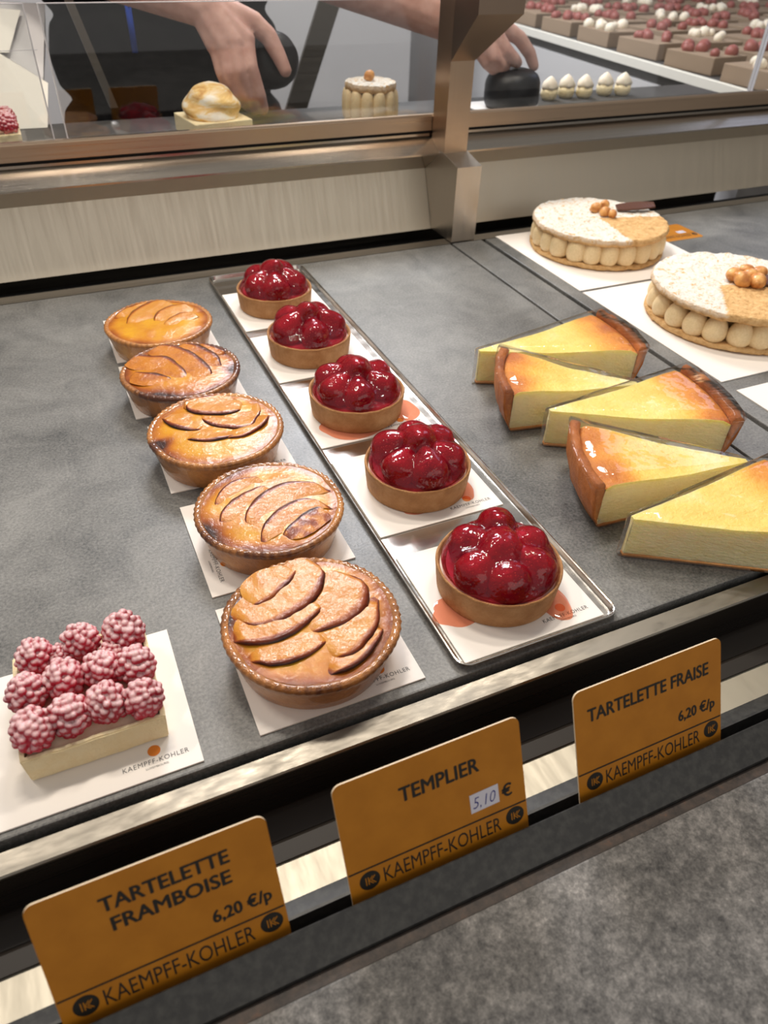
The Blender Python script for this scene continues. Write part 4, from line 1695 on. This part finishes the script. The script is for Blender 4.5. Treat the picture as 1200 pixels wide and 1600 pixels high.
# side display with rows of blurred tarts beyond the right part of the glass
sd = tag(empty('side_display', (1.155, 1.00, SZ), math.radians(-4.9)), 'second display counter at upper right with a white front edge', 'display case')
box('deck', 0.014, 1.15, 0.01, 2.2, -.03, 0, M_DARKSHELF, sd)
e = box('white_edge', 0.0, 0.014, 0.01, 2.2, -.012, .003, M_WHITEBOX, sd)
e['label'] = 'white front edge'
box('side_panel', 0.006, 0.95, 0.01, 2.2, -1.06, -.031, M_GREYPANEL, sd)
M_DULLSPONGE = plain('brown_sponge', lin(150, 128, 106), 0.7)
M_DULLFRUIT = plain('dull_red_fruit', lin(150, 84, 76), 0.5)
rnd = random.Random(77)
k = 0
ca, sa = math.cos(math.radians(-4.9)), math.sin(math.radians(-4.9))
for r_ in range(9):
    for c_ in range(8):
        lx, ly = .075 + c_ * .135, .10 + r_ * .17
        x, y = 1.155 + lx * ca - ly * sa, 1.00 + lx * sa + ly * ca
        root = empty('berry_slice', (x, y, SZ + .0004), rnd.uniform(-.1, .1))
        tag(root, 'blurred tart slice with %s fruit, %s from the glass, %s' % (['pale', 'red', 'red'][(r_ + c_) % 3], ['first', 'second', 'third', 'fourth', 'fifth', 'sixth', 'seventh', 'eighth', 'ninth'][r_], ['beside white edge', 'second column', 'third column', 'fourth column', 'fifth column', 'sixth column', 'seventh column', 'eighth column'][c_]), 'tart slice', 'tart slices on the side display')
        box('sponge', -.045, .045, -.06, .06, 0, .03, M_DULLSPONGE, root, .002)
        mb = MB()
        for q_ in range(7):
            mb.ball((rnd.uniform(-.035, .035), rnd.uniform(-.045, .045), .034), rnd.uniform(.009, .014), 2)
        mb.build('fruit_topping' if (r_ + c_) % 3 else 'cream_topping', M_DULLFRUIT if (r_ + c_) % 3 else M_CREAM, root)

# ------------------------------------------------------------------ attendant
per = tag(empty('person', (0.25, 1.45, -0.95)), 'person in dark clothes behind the glass reaching down to the pastries with both hands', 'person')
PO = Vector((0.25, 1.45, -0.95))
body = MB()


def L(p0, r0, p1, r1, mb=None, step=.35):
    (mb or body).limb(Vector(p0) - PO, r0, Vector(p1) - PO, r1, 2, step)


shR, shL = (0.075, 1.43, 0.44), (0.425, 1.43, 0.44)
elR, elL = (0.005, 1.285, 0.330), (0.350, 1.225, 0.315)
wrR, wrL = at(318, 8, 1.095), at(738, 46, 1.085)
L((0.25, 1.45, -.05), .105, (0.25, 1.45, .30), .115, step=.3)
L((0.13, 1.445, .36), .085, (0.37, 1.445, .36), .085)
L((0.25, 1.44, .42), .055, (0.25, 1.42, .54), .05)
body.ball(Vector((0.25, 1.405, .625)) - PO, (.072, .09, .105), 3)
body.ball(Vector((0.25, 1.310, .615)) - PO, (.012, .018, .02), 2)
for s_ in (-1, 1):
    body.ball(Vector((0.25 + s_ * .074, 1.415, .62)) - PO, (.012, .02, .03), 2)
L((0.17, 1.45, -.05), .085, (0.17, 1.45, -.48), .06)
L((0.33, 1.45, -.05), .085, (0.33, 1.45, -.48), .06)
L((0.17, 1.45, -.48), .055, (0.17, 1.46, -.88), .04)
L((0.33, 1.45, -.48), .055, (0.33, 1.46, -.88), .04)
for x in (.17, .33):
    L((x, 1.46, -.905), .042, (x, 1.34, -.915), .034)
for sh, el, wr in ((shR, elR, wrR), (shL, elL, wrL)):
    L(sh, .055, el, .042)
    L(el, .041, Vector(el).lerp(wr, .35), .040)
    L(Vector(el).lerp(wr, .35), .040, wr, .026)


def hand(palm, fingers):
    for p0, r0, p1, r1 in palm:
        L(p0, r0, p1, r1)
    for pts, r0, r1 in fingers:
        n = len(pts) - 1
        for i in range(n):
            L(pts[i], r0 + (r1 - r0) * i / n, pts[i + 1], r0 + (r1 - r0) * (i + 1) / n)


kn = [at(384, 62, 1.068), at(366, 66, 1.064), at(349, 70, 1.068), at(336, 72, 1.076)]
hand([(wrR, .024, kn[0], .0125), (wrR, .024, kn[1], .0125), (wrR, .024, kn[2], .0125), (wrR, .022, kn[3], .0115), (wrR, .022, at(396, 36, 1.085), .014)],
     [([kn[0], at(391, 104, 1.052), at(405, 148, 1.052), at(411, 170, 1.060)], .0112, .0080),
      ([kn[1], at(373, 110, 1.050), at(388, 150, 1.055), at(399, 170, 1.066)], .0110, .0080),
      ([kn[2], at(357, 112, 1.056), at(371, 146, 1.062), at(388, 166, 1.074)], .0104, .0076),
      ([kn[3], at(346, 112, 1.066), at(356, 138, 1.074), at(369, 158, 1.084)], .0092, .0066),
      ([at(396, 36, 1.085), at(419, 56, 1.080), at(435, 86, 1.072), at(446, 110, 1.066)], .0135, .0085)])
kn = [at(786, 42, 1.072), at(774, 54, 1.062), at(760, 66, 1.060), at(748, 78, 1.066)]
hand([(wrL, .025, kn[0], .0125), (wrL, .025, kn[1], .0125), (wrL, .024, kn[2], .012), (wrL, .022, kn[3], .011)],
     [([kn[0], at(812, 60, 1.070), at(828, 84, 1.068), at(834, 103, 1.066)], .0118, .0080),
      ([kn[1], at(790, 78, 1.052), at(803, 92, 1.050), at(808, 98, 1.056)], .0115, .0080),
      ([kn[2], at(771, 90, 1.050), at(783, 102, 1.052), at(788, 106, 1.060)], .0108, .0078),
      ([kn[3], at(760, 98, 1.058), at(770, 108, 1.062), at(777, 112, 1.070)], .0095, .0068),
      ([wrL, at(764, 56, 1.105), at(786, 84, 1.106), at(797, 98, 1.098)], .0135, .0085)])
voxel('body', body, 0.0024, M_SKIN, per, 3)
cl = MB()
L((0.25, 1.45, -.05), .125, (0.25, 1.445, .30), .137, cl, .3)
L((0.12, 1.445, .37), .10, (0.38, 1.445, .37), .10, cl)
L((0.25, 1.44, .42), .075, (0.25, 1.43, .47), .066, cl)
L((0.20, 1.36, .10), .075, (0.30, 1.36, .10), .075, cl)
L((0.15, 1.39, .16), .085, (0.35, 1.39, .16), .085, cl)
L((0.15, 1.41, .27), .085, (0.35, 1.41, .27), .085, cl)
L((0.15, 1.40, .04), .09, (0.35, 1.40, .04), .09, cl)
for sh, el, k in ((shR, elR, .92), (shL, elL, .92)):
    L(sh, .072, Vector(sh).lerp(Vector(el), k), .058, cl)
voxel('shirt', cl, 0.005, M_SHIRT, per, 4)
cl = MB()
for x in (.17, .33):
    L((x, 1.45, -.04), .105, (x, 1.45, -.48), .078, cl)
    L((x, 1.45, -.48), .078, (x, 1.46, -.86), .06, cl)
L((0.17, 1.45, -.06), .125, (0.33, 1.45, -.06), .125, cl)
voxel('trousers', cl, 0.006, M_SHIRT, per, 4)
cl = MB()
cl.ball(Vector((0.25, 1.425, .655)) - PO, (.082, .095, .088), 3)
cl.ball(Vector((0.25, 1.475, .60)) - PO, (.078, .06, .10), 3)
voxel('hair', cl, 0.005, M_HAIR, per, 3)
cl = MB()
for x in (.17, .33):
    L((x, 1.465, -.905), .046, (x, 1.33, -.914), .038, cl)
voxel('shoe', cl, 0.004, M_SHIRT, per, 2)

# dark round cake held in the left-hand picture hand, with its white card
hc = at(428, 104, 1.088)
hold = black_cake('dark cake held tilted between thumb and fingers', hc, 0.034, 0.046, (math.radians(78), math.radians(14), 0))
hold.location = hc + Vector((0.004, .040, 0))
hw = at(431, 100, 1.082)
# pen hanging on the dark apron
q = at(201, 18, 1.300)
pen = tag(empty('pen', (q.x, 1.300, q.z - .05)), 'blue pen clipped to the dark clothing', 'pen')
mb = MB()
mb.tube([(0, 0, 0), (0, 0, .08)], .0045, 10)
mb.build('barrel', M_BLUEPEN, pen)
mb = MB()
mb.tube([(0, 0, .081), (0, 0, .095)], .005, 10)
mb.tube([(0, -.007, .055), (0, -.007, .092)], .0012, 6)
mb.build('cap', M_BLUEPEN, pen)
